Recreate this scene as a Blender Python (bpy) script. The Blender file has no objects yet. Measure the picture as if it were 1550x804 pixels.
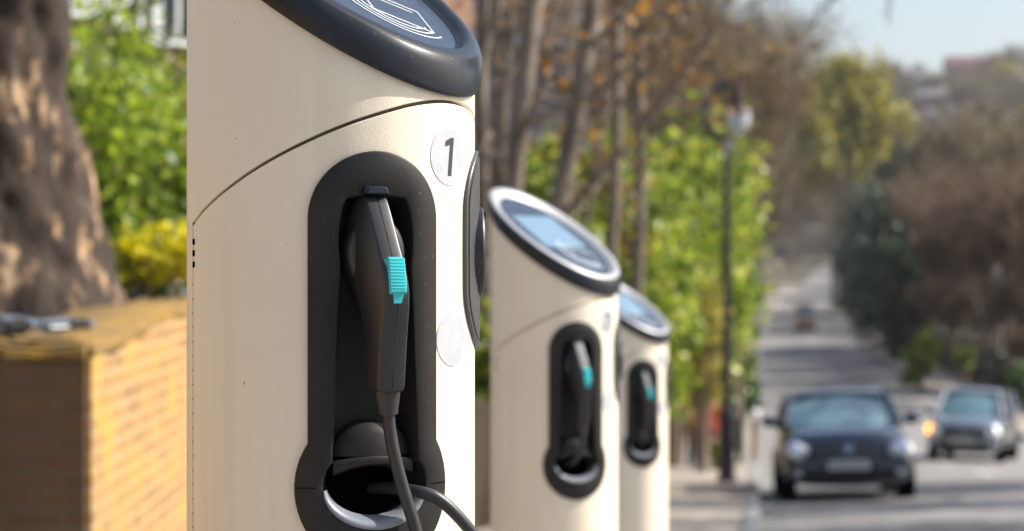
import bpy, math, random
import numpy as np
from mathutils import Vector, Matrix
R = math.radians
sc = bpy.context.scene
# ------------------------------------------------------------------ camera, light, exposure
F = 3031.0                      # focal length in photo pixels (photo 1550 wide)
cam_d = bpy.data.cameras.new('camera'); cam = bpy.data.objects.new('camera', cam_d)
sc.collection.objects.link(cam); sc.camera = cam
cam.location = (0, 0, 0); cam.rotation_euler = (R(90), 0, 0)
cam_d.sensor_width = 36; cam_d.lens = 36 * F / 1550
cam_d.clip_start = 0.05; cam_d.clip_end = 6000
cam_d.dof.use_dof = True; cam_d.dof.focus_distance = 1.98; cam_d.dof.aperture_fstop = 5.6
cam_d.dof.aperture_blades = 0
SUN_AZ, SUN_EL = 80.0, 40.0     # azimuth from +Y towards +X
w = bpy.data.worlds.new('World'); sc.world = w; w.use_nodes = True
nt = w.node_tree; nt.nodes.clear()
sky = nt.nodes.new('ShaderNodeTexSky'); sky.sky_type = 'NISHITA'; sky.sun_disc = False
sky.sun_elevation = R(SUN_EL); sky.sun_rotation = R(SUN_AZ); sky.air_density = 1.0; sky.dust_density = 3.0; sky.ozone_density = 1.0
bg = nt.nodes.new('ShaderNodeBackground'); bg.inputs[1].default_value = 0.118
wo = nt.nodes.new('ShaderNodeOutputWorld')
nt.links.new(sky.outputs[0], bg.inputs[0]); nt.links.new(bg.outputs[0], wo.inputs[0])
sun_d = bpy.data.lights.new('sun', 'SUN'); sun_d.energy = 5.0; sun_d.angle = R(0.53); sun_d.color = (1.0, 0.95, 0.87)
sun = bpy.data.objects.new('sun', sun_d); sc.collection.objects.link(sun)
S = Vector((math.sin(R(SUN_AZ)) * math.cos(R(SUN_EL)), math.cos(R(SUN_AZ)) * math.cos(R(SUN_EL)), math.sin(R(SUN_EL))))
sun.rotation_euler = S.to_track_quat('Z', 'Y').to_euler()
sc.view_settings.view_transform = 'Standard'; sc.view_settings.look = 'None'
sc.view_settings.exposure = 0.70; sc.view_settings.gamma = 1
sc.render.engine = 'CYCLES'
sc.cycles.use_denoising = True
sc.cycles.max_bounces = 8; sc.cycles.sample_clamp_indirect = 6
sc.cycles.use_adaptive_sampling = False

C = sc.collection
rnd = random.Random(7)

# ------------------------------------------------------------------ helpers
def P(px, py, d): return Vector(((px - 775) / F * d, d, (402 - py) / F * d))

def prop(o, label=None, cat=None, group=None, kind=None):
    if label: o['label'] = label
    if cat: o['category'] = cat
    if group: o['group'] = group
    if kind: o['kind'] = kind
    return o

def thing(name, label, cat, loc=(0, 0, 0), rz=0.0, group=None):
    o = bpy.data.objects.new(name, None); C.objects.link(o)
    o.location = loc; o.rotation_euler = (0, 0, rz); o.empty_display_size = 0.2
    return prop(o, label, cat, group)

class MB:
    def __init__(s): s.v = []; s.f = []
    def add(s, vs, fs):
        n = len(s.v); s.v += [tuple(v) for v in vs]; s.f += [tuple(i + n for i in f) for f in fs]
    def box(s, a, b, m=None):
        x0, y0, z0 = a; x1, y1, z1 = b
        vs = [Vector(p) for p in ((x0,y0,z0),(x1,y0,z0),(x1,y1,z0),(x0,y1,z0),(x0,y0,z1),(x1,y0,z1),(x1,y1,z1),(x0,y1,z1))]
        if m is not None: vs = [m @ v for v in vs]
        s.add(vs, [(3,2,1,0),(4,5,6,7),(0,1,5,4),(1,2,6,5),(2,3,7,6),(3,0,4,7)])
    def loft(s, rings, cap0=True, cap1=True, closed=True):
        n = len(rings[0]); base = len(s.v)
        for r in rings: s.v += [tuple(p) for p in r]
        for i in range(len(rings) - 1):
            for j in range(n if closed else n - 1):
                k = (j + 1) % n
                s.f.append((base + i*n + j, base + i*n + k, base + (i+1)*n + k, base + (i+1)*n + j))
        if cap0: s.f.append(tuple(base + j for j in reversed(range(n))))
        if cap1: s.f.append(tuple(base + (len(rings)-1)*n + j for j in range(n)))
    def tube(s, pts, rad, n=8, caps=True):
        pts = [Vector(p) for p in pts]; rings = []
        ref = Vector((0, 0, 1))
        d0 = (pts[1] - pts[0]).normalized()
        if abs(d0.dot(ref)) > .9: ref = Vector((1, 0, 0))
        a = d0.cross(ref).normalized()
        for i, p in enumerate(pts):
            d = (pts[min(i+1, len(pts)-1)] - pts[max(i-1, 0)]).normalized()
            a = (a - d * a.dot(d)).normalized(); b = d.cross(a)
            r = rad[i] if hasattr(rad, '__len__') else rad
            rings.append([p + (a*math.cos(2*math.pi*k/n) + b*math.sin(2*math.pi*k/n))*r for k in range(n)])
        s.loft(rings, caps, caps)
    def lathe(s, prof, n=24, m=None, caps=True):
        rings = []
        for r, z in prof:
            ring = [Vector((r*math.cos(2*math.pi*k/n), r*math.sin(2*math.pi*k/n), z)) for k in range(n)]
            rings.append([m @ p for p in ring] if m is not None else ring)
        s.loft(rings, caps, caps)
    def prism(s, poly, y0, y1, m=None):      # polygon in xz, extruded along y
        a = [Vector((x, y0, z)) for x, z in poly]; b = [Vector((x, y1, z)) for x, z in poly]
        if m is not None: a = [m @ p for p in a]; b = [m @ p for p in b]
        s.loft([a, b])
    def build(s, name, mat, parent=None, smooth=35, sub=0, bevel=0, loc=None):
        me = bpy.data.meshes.new(name); me.from_pydata(s.v, [], s.f); me.validate(); me.update()
        if smooth:
            me.polygons.foreach_set('use_smooth', [True]*len(me.polygons))
            try: me.set_sharp_from_angle(angle=R(smooth))
            except Exception: pass
        me.materials.append(mat)
        o = bpy.data.objects.new(name, me); C.objects.link(o)
        if parent is not None: o.parent = parent
        if loc is not None: o.location = loc
        if bevel:
            b = o.modifiers.new('bevel', 'BEVEL'); b.width = bevel; b.segments = 2; b.limit_method = 'ANGLE'
        if sub:
            b = o.modifiers.new('subd', 'SUBSURF'); b.levels = sub; b.render_levels = sub
        return o

def quads_obj(name, V, mat, parent=None):
    n = len(V)//4
    me = bpy.data.meshes.new(name); me.vertices.add(n*4); me.vertices.foreach_set('co', V.astype(np.float32).ravel())
    me.loops.add(n*4); me.loops.foreach_set('vertex_index', np.arange(n*4, dtype=np.int32))
    me.polygons.add(n); me.polygons.foreach_set('loop_start', np.arange(0, n*4, 4, dtype=np.int32))
    me.update(calc_edges=True); me.validate(); me.materials.append(mat)
    o = bpy.data.objects.new(name, me); C.objects.link(o)
    if parent is not None: o.parent = parent
    return o

def dup(root, loc, rz=0.0, scale=1.0, label=None, name=None):
    r = root.copy(); C.objects.link(r); r.location = loc; r.rotation_euler = (0, 0, rz)
    r.scale = (scale,)*3 if not hasattr(scale, '__len__') else scale
    if label: r['label'] = label
    for ch in root.children:
        c = ch.copy(); C.objects.link(c); c.parent = r
        for g in ch.children:
            d = g.copy(); C.objects.link(d); d.parent = c
    return r

# ------------------------------------------------------------------ materials
class NT:
    def __init__(s, name):
        s.m = bpy.data.materials.new(name); s.m.use_nodes = True; s.t = s.m.node_tree
        s.b = s.t.nodes['Principled BSDF']; s.out = s.t.nodes['Material Output']
    def n(s, k, **kw):
        x = s.t.nodes.new(k)
        for a, b in kw.items():
            if a in x.inputs.keys() if isinstance(a, str) else False: x.inputs[a].default_value = b
            else: setattr(x, a, b)
        return x
    def l(s, a, b): s.t.links.new(a, b)
    def noise(s, scale, detail=4, rough=.55, stretch=None, coord='Object'):
        tc = s.t.nodes.new('ShaderNodeTexCoord'); nz = s.t.nodes.new('ShaderNodeTexNoise')
        nz.inputs['Scale'].default_value = scale; nz.inputs['Detail'].default_value = detail; nz.inputs['Roughness'].default_value = rough
        if stretch:
            mp = s.t.nodes.new('ShaderNodeMapping'); mp.inputs['Scale'].default_value = stretch
            s.l(tc.outputs[coord], mp.inputs[0]); s.l(mp.outputs[0], nz.inputs['Vector'])
        else: s.l(tc.outputs[coord], nz.inputs['Vector'])
        return nz
    def ramp(s, src, stops):
        r = s.t.nodes.new('ShaderNodeValToRGB'); e = r.color_ramp.elements
        while len(e) < len(stops): e.new(.5)
        for i, (p, c) in enumerate(stops): e[i].position = p; e[i].color = (*c, 1) if len(c) == 3 else c
        s.l(src, r.inputs[0]); return r
    def mix(s, a, b, f, mode='MIX'):
        x = s.t.nodes.new('ShaderNodeMix'); x.data_type = 'RGBA'; x.blend_type = mode
        for sock, val in ((x.inputs[6], a), (x.inputs[7], b), (x.inputs[0], f)):
            if hasattr(val, 'links') or hasattr(val, 'is_linked'): s.l(val, sock)
            else: sock.default_value = (*val, 1) if hasattr(val, '__len__') else val
        return x.outputs[2]
    def bump(s, src, strength=.3, dist=.01):
        b = s.t.nodes.new('ShaderNodeBump'); b.inputs['Strength'].default_value = strength; b.inputs['Distance'].default_value = dist
        s.l(src, b.inputs['Height']); s.l(b.outputs[0], s.b.inputs['Normal']); return b

def mat(name, col, rough=.5, metal=0.0, col2=None, nscale=5, bump=None, coat=0, spec=.5, detail=4, lo=.35, hi=.65, stretch=None):
    t = NT(name); t.b.inputs['Base Color'].default_value = (*col, 1)
    t.b.inputs['Roughness'].default_value = rough; t.b.inputs['Metallic'].default_value = metal
    t.b.inputs['Coat Weight'].default_value = coat; t.b.inputs['Coat Roughness'].default_value = .06
    t.b.inputs['Specular IOR Level'].default_value = spec
    if col2:
        nz = t.noise(nscale, detail, stretch=stretch); r = t.ramp(nz.outputs['Fac'], [(lo, col), (hi, col2)])
        t.l(r.outputs[0], t.b.inputs['Base Color'])
    if bump:
        nb = t.noise(bump[0], 3); t.bump(nb.outputs['Fac'], bump[1], bump[2])
    return t.m

def leafmat(name, stops, trans=.35, rough=.45):
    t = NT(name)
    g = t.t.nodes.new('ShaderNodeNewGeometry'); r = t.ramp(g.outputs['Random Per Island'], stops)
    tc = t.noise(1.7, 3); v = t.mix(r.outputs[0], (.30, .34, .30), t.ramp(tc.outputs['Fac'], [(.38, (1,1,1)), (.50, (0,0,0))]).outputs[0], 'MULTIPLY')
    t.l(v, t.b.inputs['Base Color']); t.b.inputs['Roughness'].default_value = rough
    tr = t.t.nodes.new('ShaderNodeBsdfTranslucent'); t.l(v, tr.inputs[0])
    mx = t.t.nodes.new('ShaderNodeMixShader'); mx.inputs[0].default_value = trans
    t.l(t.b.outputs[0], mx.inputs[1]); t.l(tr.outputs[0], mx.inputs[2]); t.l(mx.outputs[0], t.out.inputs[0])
    return t.m

def brickmat(name, c1, c2, mortar, stain=None, lichen=None):
    t = NT(name); tc = t.t.nodes.new('ShaderNodeTexCoord'); sp = t.t.nodes.new('ShaderNodeSeparateXYZ'); t.l(tc.outputs['Object'], sp.inputs[0])
    sn = t.t.nodes.new('ShaderNodeSeparateXYZ'); t.l(tc.outputs['Normal'], sn.inputs[0])
    ab = t.t.nodes.new('ShaderNodeMath'); ab.operation = 'ABSOLUTE'; t.l(sn.outputs[0], ab.inputs[0])
    gt = t.t.nodes.new('ShaderNodeMath'); gt.operation = 'GREATER_THAN'; gt.inputs[1].default_value = .6; t.l(ab.outputs[0], gt.inputs[0])
    mu = t.t.nodes.new('ShaderNodeMix'); t.l(gt.outputs[0], mu.inputs[0]); t.l(sp.outputs[0], mu.inputs[2]); t.l(sp.outputs[1], mu.inputs[3])
    cb = t.t.nodes.new('ShaderNodeCombineXYZ'); t.l(mu.outputs[0], cb.inputs[0]); t.l(sp.outputs[2], cb.inputs[1])
    br = t.t.nodes.new('ShaderNodeTexBrick'); t.l(cb.outputs[0], br.inputs['Vector'])
    br.inputs['Color1'].default_value = (*c1, 1); br.inputs['Color2'].default_value = (*c2, 1); br.inputs['Mortar'].default_value = (*mortar, 1)
    br.inputs['Scale'].default_value = 1; br.inputs['Brick Width'].default_value = .225; br.inputs['Row Height'].default_value = .075
    br.inputs['Mortar Size'].default_value = .010; br.inputs['Bias'].default_value = 0
    col = br.outputs['Color']
    if stain:
        nz = t.noise(2.2, 5); r = t.ramp(nz.outputs['Fac'], [(.42, (0,0,0)), (.62, (.45,.45,.45))]); col = t.mix(col, stain, r.outputs[0])
    if lichen:
        nz = t.noise(3.7, 5); r = t.ramp(nz.outputs['Fac'], [(.48, (0,0,0)), (.66, (.75,.75,.75))]); col = t.mix(col, lichen, r.outputs[0])
    t.l(col, t.b.inputs['Base Color']); t.b.inputs['Roughness'].default_value = .9
    t.bump(br.outputs['Fac'], -.4, .01)
    return t.m

M = {}
# cream textured paint: fine leathery grain, a few specks of dirt
t = NT('cream_paint')
nz = t.noise(3.0, 5); r1 = t.ramp(nz.outputs['Fac'], [(.3, (.755, .675, .53)), (.7, (.795, .725, .58))])
n2 = t.noise(210, 1, .4); r2 = t.ramp(n2.outputs['Fac'], [(.175, (.8,.8,.8)), (.19, (0,0,0))])
n3 = t.noise(26, 3, .6, stretch=(1,1,.05)); r3 = t.ramp(n3.outputs['Fac'], [(.50, (0,0,0)), (.8, (.30,.30,.30))])
c = t.mix(r1.outputs[0], (.5, .43, .32), r3.outputs[0]); c = t.mix(c, (.2, .15, .1), r2.outputs[0])
t.l(c, t.b.inputs['Base Color']); t.b.inputs['Roughness'].default_value = .42; t.b.inputs['Specular IOR Level'].default_value = .4
nb = t.noise(420, 2, .5); t.bump(nb.outputs['Fac'], .35, .0006); M['cream'] = t.m

def plastic(name, c, rough, bs=900, bst=.25, dust=.12):
    t = NT(name); n = t.noise(300, 2, .3); r = t.ramp(n.outputs['Fac'], [(.74, (0,0,0)), (.76, (dust,)*3)])
    n1 = t.noise(14, 4); r1 = t.ramp(n1.outputs['Fac'], [(.3, c), (.75, tuple(x*1.35 + .004 for x in c))])
    cc = t.mix(r1.outputs[0], (.5, .48, .45), r.outputs[0]); t.l(cc, t.b.inputs['Base Color'])
    t.b.inputs['Roughness'].default_value = rough; t.b.inputs['Specular IOR Level'].default_value = .28
    nb = t.noise(bs, 2); t.bump(nb.outputs['Fac'], bst, .0003); return t.m
M['black'] = plastic('black_moulded_plastic', (.0135, .0125, .0115), .46)
M['gun'] = plastic('connector_plastic', (.019, .019, .020), .36); M['gun'].node_tree.nodes['Principled BSDF'].inputs['Specular IOR Level'].default_value = .5
M['ring'] = plastic('ring_plastic', (.013, .016, .022), .24)
M['pale_ring'] = mat('pale_trim', (.33, .34, .36), .4, .2, bump=(300, .1, .0003))  # satin grey bezel of the second and third posts
M['glare_grey'] = mat('glare_grey_plastic', (.20, .20, .205), .35)  # grey stands in for sun glare on the rear plugs
M['hole'] = mat('cavity_shade_black', (.002, .002, .002), 1.0, spec=0)
M['lip'] = mat('grey_satin_lip', (.17, .19, .225), .32, .1, col2=(.24, .255, .285), nscale=30)
M['teal'] = mat('teal_plastic', (.035, .47, .50), .4, bump=(400, .2, .0003))
M['rubber'] = mat('cable_rubber', (.020, .021, .024), .42, bump=(700, .2, .0003))
M['glass'] = mat('display_glass', (.030, .044, .070), .22, 0, col2=(.040, .055, .082), nscale=40, spec=.2)
M['screen'] = mat('lcd_screen', (.14, .23, .31), .2, coat=.6)
M['white_line'] = mat('white_print', (.75, .78, .8), .5)
M['icon_grey'] = mat('pale_print', (.45, .52, .58), .5)
M['sticker'] = mat('clear_white_sticker', (.37, .385, .41), .35, col2=(.45, .46, .48), nscale=25, bump=(60, .3, .0006))
M['ink'] = mat('black_ink', (.02, .02, .02), .5)
M['gap'] = mat('shadow_gap', (.10, .08, .055), .8)
M['sheen_grey'] = mat('sheen_grey', (.055, .056, .058), .4, bump=(600, .2, .0003))  # grey stands in for the sunlit sheen on the dark socket plate
M['steel'] = mat('metal', (.35, .36, .38), .35, .9)

M['asphalt'] = mat('asphalt', (.165, .16, .158), .85, col2=(.25, .24, .23), nscale=1.3, bump=(60, .6, .01), detail=8)
M['paint_white'] = mat('road_paint', (.62, .60, .56), .7, col2=(.45, .43, .40), nscale=3)
M['paving'] = None
t = NT('paving_slabs'); tc = t.t.nodes.new('ShaderNodeTexCoord'); br = t.t.nodes.new('ShaderNodeTexBrick'); t.l(tc.outputs['Object'], br.inputs['Vector'])
br.inputs['Color1'].default_value = (.33, .29, .25, 1); br.inputs['Color2'].default_value = (.25, .225, .205, 1); br.inputs['Mortar'].default_value = (.10, .085, .07, 1)
br.inputs['Scale'].default_value = 1; br.inputs['Brick Width'].default_value = .9; br.inputs['Row Height'].default_value = .6; br.inputs['Mortar Size'].default_value = .012
nz = t.noise(1.6, 6); c = t.mix(br.outputs['Color'], (.38, .30, .21), t.ramp(nz.outputs['Fac'], [(.45, (0,0,0)), (.75, (.7,.7,.7))]).outputs[0])
t.l(c, t.b.inputs['Base Color']); t.b.inputs['Roughness'].default_value = .88; M['paving'] = t.m
M['kerb'] = mat('granite_kerb', (.17, .17, .18), .75, col2=(.26, .26, .265), nscale=8, bump=(80, .4, .004))
M['earth'] = mat('earth_and_grass', (.050, .048, .026), .95, col2=(.085, .065, .042), nscale=.7, bump=(6, .6, .05), detail=8)
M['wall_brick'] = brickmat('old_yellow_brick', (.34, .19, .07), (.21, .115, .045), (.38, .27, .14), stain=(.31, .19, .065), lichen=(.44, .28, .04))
M['shaded_brick'] = brickmat('shaded_brown_brick', (.19, .095, .04), (.12, .06, .028), (.14, .09, .05), stain=(.10, .055, .03))  # darkened brick: shade on the camera-facing return is put into the colour
M['house_brick'] = brickmat('red_brick', (.38, .17, .10), (.30, .13, .08), (.35, .3, .25))
M['moss'] = mat('mossy_coping', (.27, .155, .022), .95, col2=(.17, .11, .045), nscale=6, bump=(40, .8, .01))
M['slate'] = mat('slate', (.10, .12, .15), .35, col2=(.20, .23, .27), nscale=12, coat=.2)
t = NT('plane_bark'); nz = t.noise(5.0, 6, .65, stretch=(1, 1, .55)); nv = t.noise(13, 5, .6, stretch=(1,1,.4))
r1 = t.ramp(nz.outputs['Fac'], [(.47, (.018, .011, .007)), (.54, (.05, .03, .018)), (.59, (.30, .19, .105)), (.70, (.52, .37, .22))])
c = t.mix(r1.outputs[0], (.035, .022, .014), t.ramp(nv.outputs['Fac'], [(.44, (0,0,0)), (.52, (.95,.95,.95))]).outputs[0])
t.l(c, t.b.inputs['Base Color']); t.b.inputs['Roughness'].default_value = .9; t.bump(nv.outputs['Fac'], .8, .03); M['plane_bark'] = t.m
M['bark'] = mat('grey_brown_bark', (.13, .10, .08), .9, col2=(.27, .215, .165), nscale=6, bump=(20, .8, .02), stretch=(1,1,.3))
M['twig'] = leafmat('bare_twigs', [(0, (.15, .105, .06)), (.5, (.26, .185, .105)), (1, (.36, .27, .15))], .1, .8)
M['twig_red'] = leafmat('reddish_twigs', [(0, (.16, .105, .07)), (.5, (.25, .165, .105)), (1, (.33, .23, .14))], .1, .8)
M['bud'] = leafmat('orange_buds', [(0, (.22, .10, .03)), (.6, (.50, .24, .03)), (1, (.60, .33, .06))], .4)
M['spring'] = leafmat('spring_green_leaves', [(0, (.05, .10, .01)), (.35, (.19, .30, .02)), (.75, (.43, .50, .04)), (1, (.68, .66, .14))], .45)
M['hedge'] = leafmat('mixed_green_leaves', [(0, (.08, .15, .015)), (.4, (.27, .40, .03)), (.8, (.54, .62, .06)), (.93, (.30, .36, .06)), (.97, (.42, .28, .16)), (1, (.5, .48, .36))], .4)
M['midgreen'] = leafmat('mid_green_leaves', [(0, (.03, .07, .02)), (.5, (.07, .15, .03)), (1, (.15, .24, .05))], .3)
M['yellowbloom'] = leafmat('yellow_blossom', [(0, (.12, .16, .01)), (.3, (.62, .56, .01)), (1, (.85, .74, .02))], .35)
M['creamleaf'] = leafmat('cream_yellow_leaves', [(0, (.30, .30, .04)), (.5, (.62, .55, .12)), (1, (.80, .70, .30))], .4)
M['redbloom'] = leafmat('red_blossom', [(0, (.28, .06, .03)), (.5, (.62, .12, .06)), (1, (.75, .26, .16))], .35)
M['willow'] = leafmat('yellow_green_willow', [(0, (.26, .24, .02)), (.5, (.50, .43, .03)), (1, (.66, .56, .05))], .35)
M['evergreen'] = leafmat('dark_evergreen', [(0, (.028, .055, .032)), (.6, (.05, .095, .045)), (1, (.10, .15, .055))], .1)
M['olive'] = leafmat('olive_budding', [(0, (.10, .09, .04)), (.5, (.19, .17, .07)), (1, (.27, .25, .09))], .3)
M['timber'] = mat('weathered_timber', (.18, .13, .09), .85, col2=(.30, .23, .16), nscale=8, stretch=(1,1,.15), bump=(30, .4, .004))
M['lamp_black'] = mat('black_lamp_paint', (.022, .024, .028), .35)
M['copper'] = mat('dark_brown_metal', (.07, .04, .032), .4, .2)
M['render_white'] = mat('white_painted_wood', (.78, .78, .78), .5)
M['window'] = mat('window_glass', (.03, .04, .05), .08, coat=.5)
M['roof'] = mat('slate_roof', (.12, .12, .13), .7, col2=(.18, .17, .17), nscale=2)
M['lantern'] = mat('lantern_glass', (.62, .68, .74), .08, coat=1)

# ------------------------------------------------------------------ lie of the land
TD = [-60, 0, 25, 50, 80, 110, 147, 190, 240, 300, 400, 450, 500, 600, 700, 900, 1500, 3000]
TZ = [4.7, -.74, -3.0, -4.95, -5.75, -6.1, -6.2, -5.6, -4.6, -3.0, .3, 8, 20, 43, 62, 72, 80, 90]
KD = [-60, 0, 147, 190, 240, 300, 400, 450, 600]
KX = [-7.29, .03, 17.96, 24.4, 32.5, 43.3, 62, 76, 130]
def smooth_interp(x, X, Y):      # monotone-ish smoothing: average over a window
    return sum(np.interp(x + o, X, Y) for o in (-6, -3, 0, 3, 6)) / 5 if x > 40 else float(np.interp(x, X, Y))
def gz(d): return smooth_interp(d, TD, TZ)
def xk(d): return smooth_interp(d, KD, KX)
RW = 8.0
def ground(x, y):
    z = gz(y); k = xk(y)
    if x < k: z += .0 + max(0, min(1, (k - 3 - x) / 30)) * 1.5
    elif x > k + RW: z += max(0, min(1, (x - k - RW - 3) / 40)) * 3.0
    return z

ds = [-40, -20, -10, -5] + [i*1.0 for i in range(0, 60)] + [60 + 4*i for i in range(0, 100)]
def strip(name, fx0, fx1, fz, m, n=1, dmax=455, edge=None, dmin=-40):
    b = MB(); rows = []
    for d in ds:
        if d > dmax or d < dmin: continue
        x0, x1 = fx0(d), fx1(d)
        rows.append([Vector((x0 + (x1 - x0)*i/n, d, fz(d, (x1 - x0)*i/n))) for i in range(n + 1)])
    b.loft(rows, False, False, closed=False)
    b.f = [tuple(reversed(f)) for f in b.f]
    o = b.build(name, m); prop(o, kind='structure'); return o
def crown(d, u): return gz(d) + .032 * (4 - abs(u - 4))
road = strip('road', xk, lambda d: xk(d) + RW, crown, M['asphalt'], 8)
strip('pavement', lambda d: xk(d) - 3.0, lambda d: xk(d) - .16, lambda d, u: gz(d) + .11, M['paving'], 2, 300)
strip('far_pavement', lambda d: xk(d) + RW + .16, lambda d: xk(d) + RW + 2.6, lambda d, u: gz(d) + .11, M['paving'], 2, 300)
for side, off in (('kerb', -.16), ('far_kerb', RW)):
    b = MB(); rows = []
    for d in ds:
        if d > 300: continue
        x = xk(d) + off; z = gz(d)
        rows.append([Vector((x, d, z - .1)), Vector((x, d, z + .114)), Vector((x + .02, d, z + .122)), Vector((x + .14, d, z + .122)), Vector((x + .16, d, z + .11)), Vector((x + .16, d, z - .1))])
    b.loft(rows, False, False, closed=False); o = b.build(side, M['kerb']); prop(o, kind='structure')
# centre line dashes as one painted marking
b = MB()
d = 20.0
while d < 300:
    x = xk(d) + 4; x2 = xk(d + 3) + 4
    b.add([(x - .06, d, crown(d, 4) + .006), (x + .06, d, crown(d, 4) + .006), (x2 + .06, d + 3, crown(d + 3, 4) + .006), (x2 - .06, d + 3, crown(d + 3, 4) + .006)], [(0, 1, 2, 3)])
    d += 7
o = b.build('road_markings', M['paint_white']); prop(o, kind='structure')
# terrain sheet
xs = sorted(set([-900, -500, -300, -180, -120, -80, -60, -40, -30, -20, -14, -10, -7, -5, -3, -1, 1, 3, 5, 7, 9, 11, 13, 15, 18, 21, 24, 28, 32, 38, 45, 52, 60, 70, 85, 100, 120, 150, 190, 240, 300, 400, 550, 750, 1100]))
ys = [-80, -40, -20, -10, -5] + [i*2.0 for i in range(0, 40)] + [80 + 6*i for i in range(60)] + [450 + 25*i for i in range(20)] + [1000, 1300, 1700, 2300, 3000]
b = MB(); rows = []
for y in ys: rows.append([Vector((x, y, ground(x, y) - .06)) for x in xs])
b.loft(rows, False, False, closed=False); b.f = [tuple(reversed(f)) for f in b.f]
o = b.build('ground', M['earth']); prop(o, kind='structure')

# ------------------------------------------------------------------ charging post
TB = .71; BETA = math.atan(TB); RB = .15
SEAM = ([0, 17, 30, 48.6, 65, 80, 100, 123], [1.096, 1.092, 1.083, 1.067, 1.048, 1.029, 1.001, .971])
def seam(phi): return float(np.mean([np.interp(abs(phi + o), *SEAM) for o in (-8, -6, -4, -2, 0, 2, 4, 6, 8)])) if abs(phi) < 113 else float(np.interp(abs(phi), *SEAM))
RING_LOW = 1.100
ZC = RING_LOW + .158 * TB
def cyl(phi, r, z): return Vector((r*math.sin(R(phi)), -r*math.cos(R(phi)), z))
def wrap(phi0, z0, u, v, h): return cyl(phi0 + math.degrees(u/RB), RB + h, z0 + v)
PF, ZF = -36.0, .713          # front holster pod
PR, ZR = 36.0, .947           # socket pod

def outer_w():                # keyhole outline, bottom -> top (right side)
    pts = []
    a_end = math.asin(.0437/.080)
    for i in range(21):
        a = -math.pi/2 + (a_end + math.pi/2)*i/20; pts.append((.080*math.cos(a), .080*math.sin(a)))
    for i in range(1, 13): pts.append((.067, .0437 + (.262 - .0437)*i/12))
    for i in range(1, 17):
        a = math.pi/2*i/16; pts.append((.067*math.cos(a), .262 + .067*math.sin(a)))
    return pts
def inner_w():
    pts = []
    a_end = R(34)
    for i in range(21):
        a = -math.pi/2 + (a_end + math.pi/2)*i/20; pts.append((.053*math.cos(a), .003 + .038*math.sin(a)))
    cv = [.024, .06, .19, .214, .222, .235]; cw = [.0439, .0425, .0365, .035, .0355, .037]
    for i in range(1, 13):
        v = .024 + (.235 - .024)*i/12; pts.append((float(np.interp(v, cv, cw)), v))
    tv = [(.037,.235), (.0368,.25), (.0355,.262), (.033,.274), (.030,.281), (.027,.2835), (.014,.2845), (0,.2845)]
    for i in range(1, 17):
        s = i/16*7; k = min(int(s), 6); f = s - k; pts.append((tv[k][0]*(1-f) + tv[k+1][0]*f, tv[k][1]*(1-f) + tv[k+1][1]*f))
    return pts
OW, IW = outer_w(), inner_w()
def full(pts): return pts + [(-w, v) for w, v in reversed(pts[1:-1])]
def inset(pts, d, cen):       # shrink a closed outline by d towards the inside
    out = []; n = len(pts)
    for i in range(n):
        a = Vector(pts[i-1]); b = Vector(pts[(i+1) % n]); t = (b - a).normalized(); nrm = Vector((-t.y, t.x))
        out.append((pts[i][0] + nrm.x*d, pts[i][1] + nrm.y*d))
    return out

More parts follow.
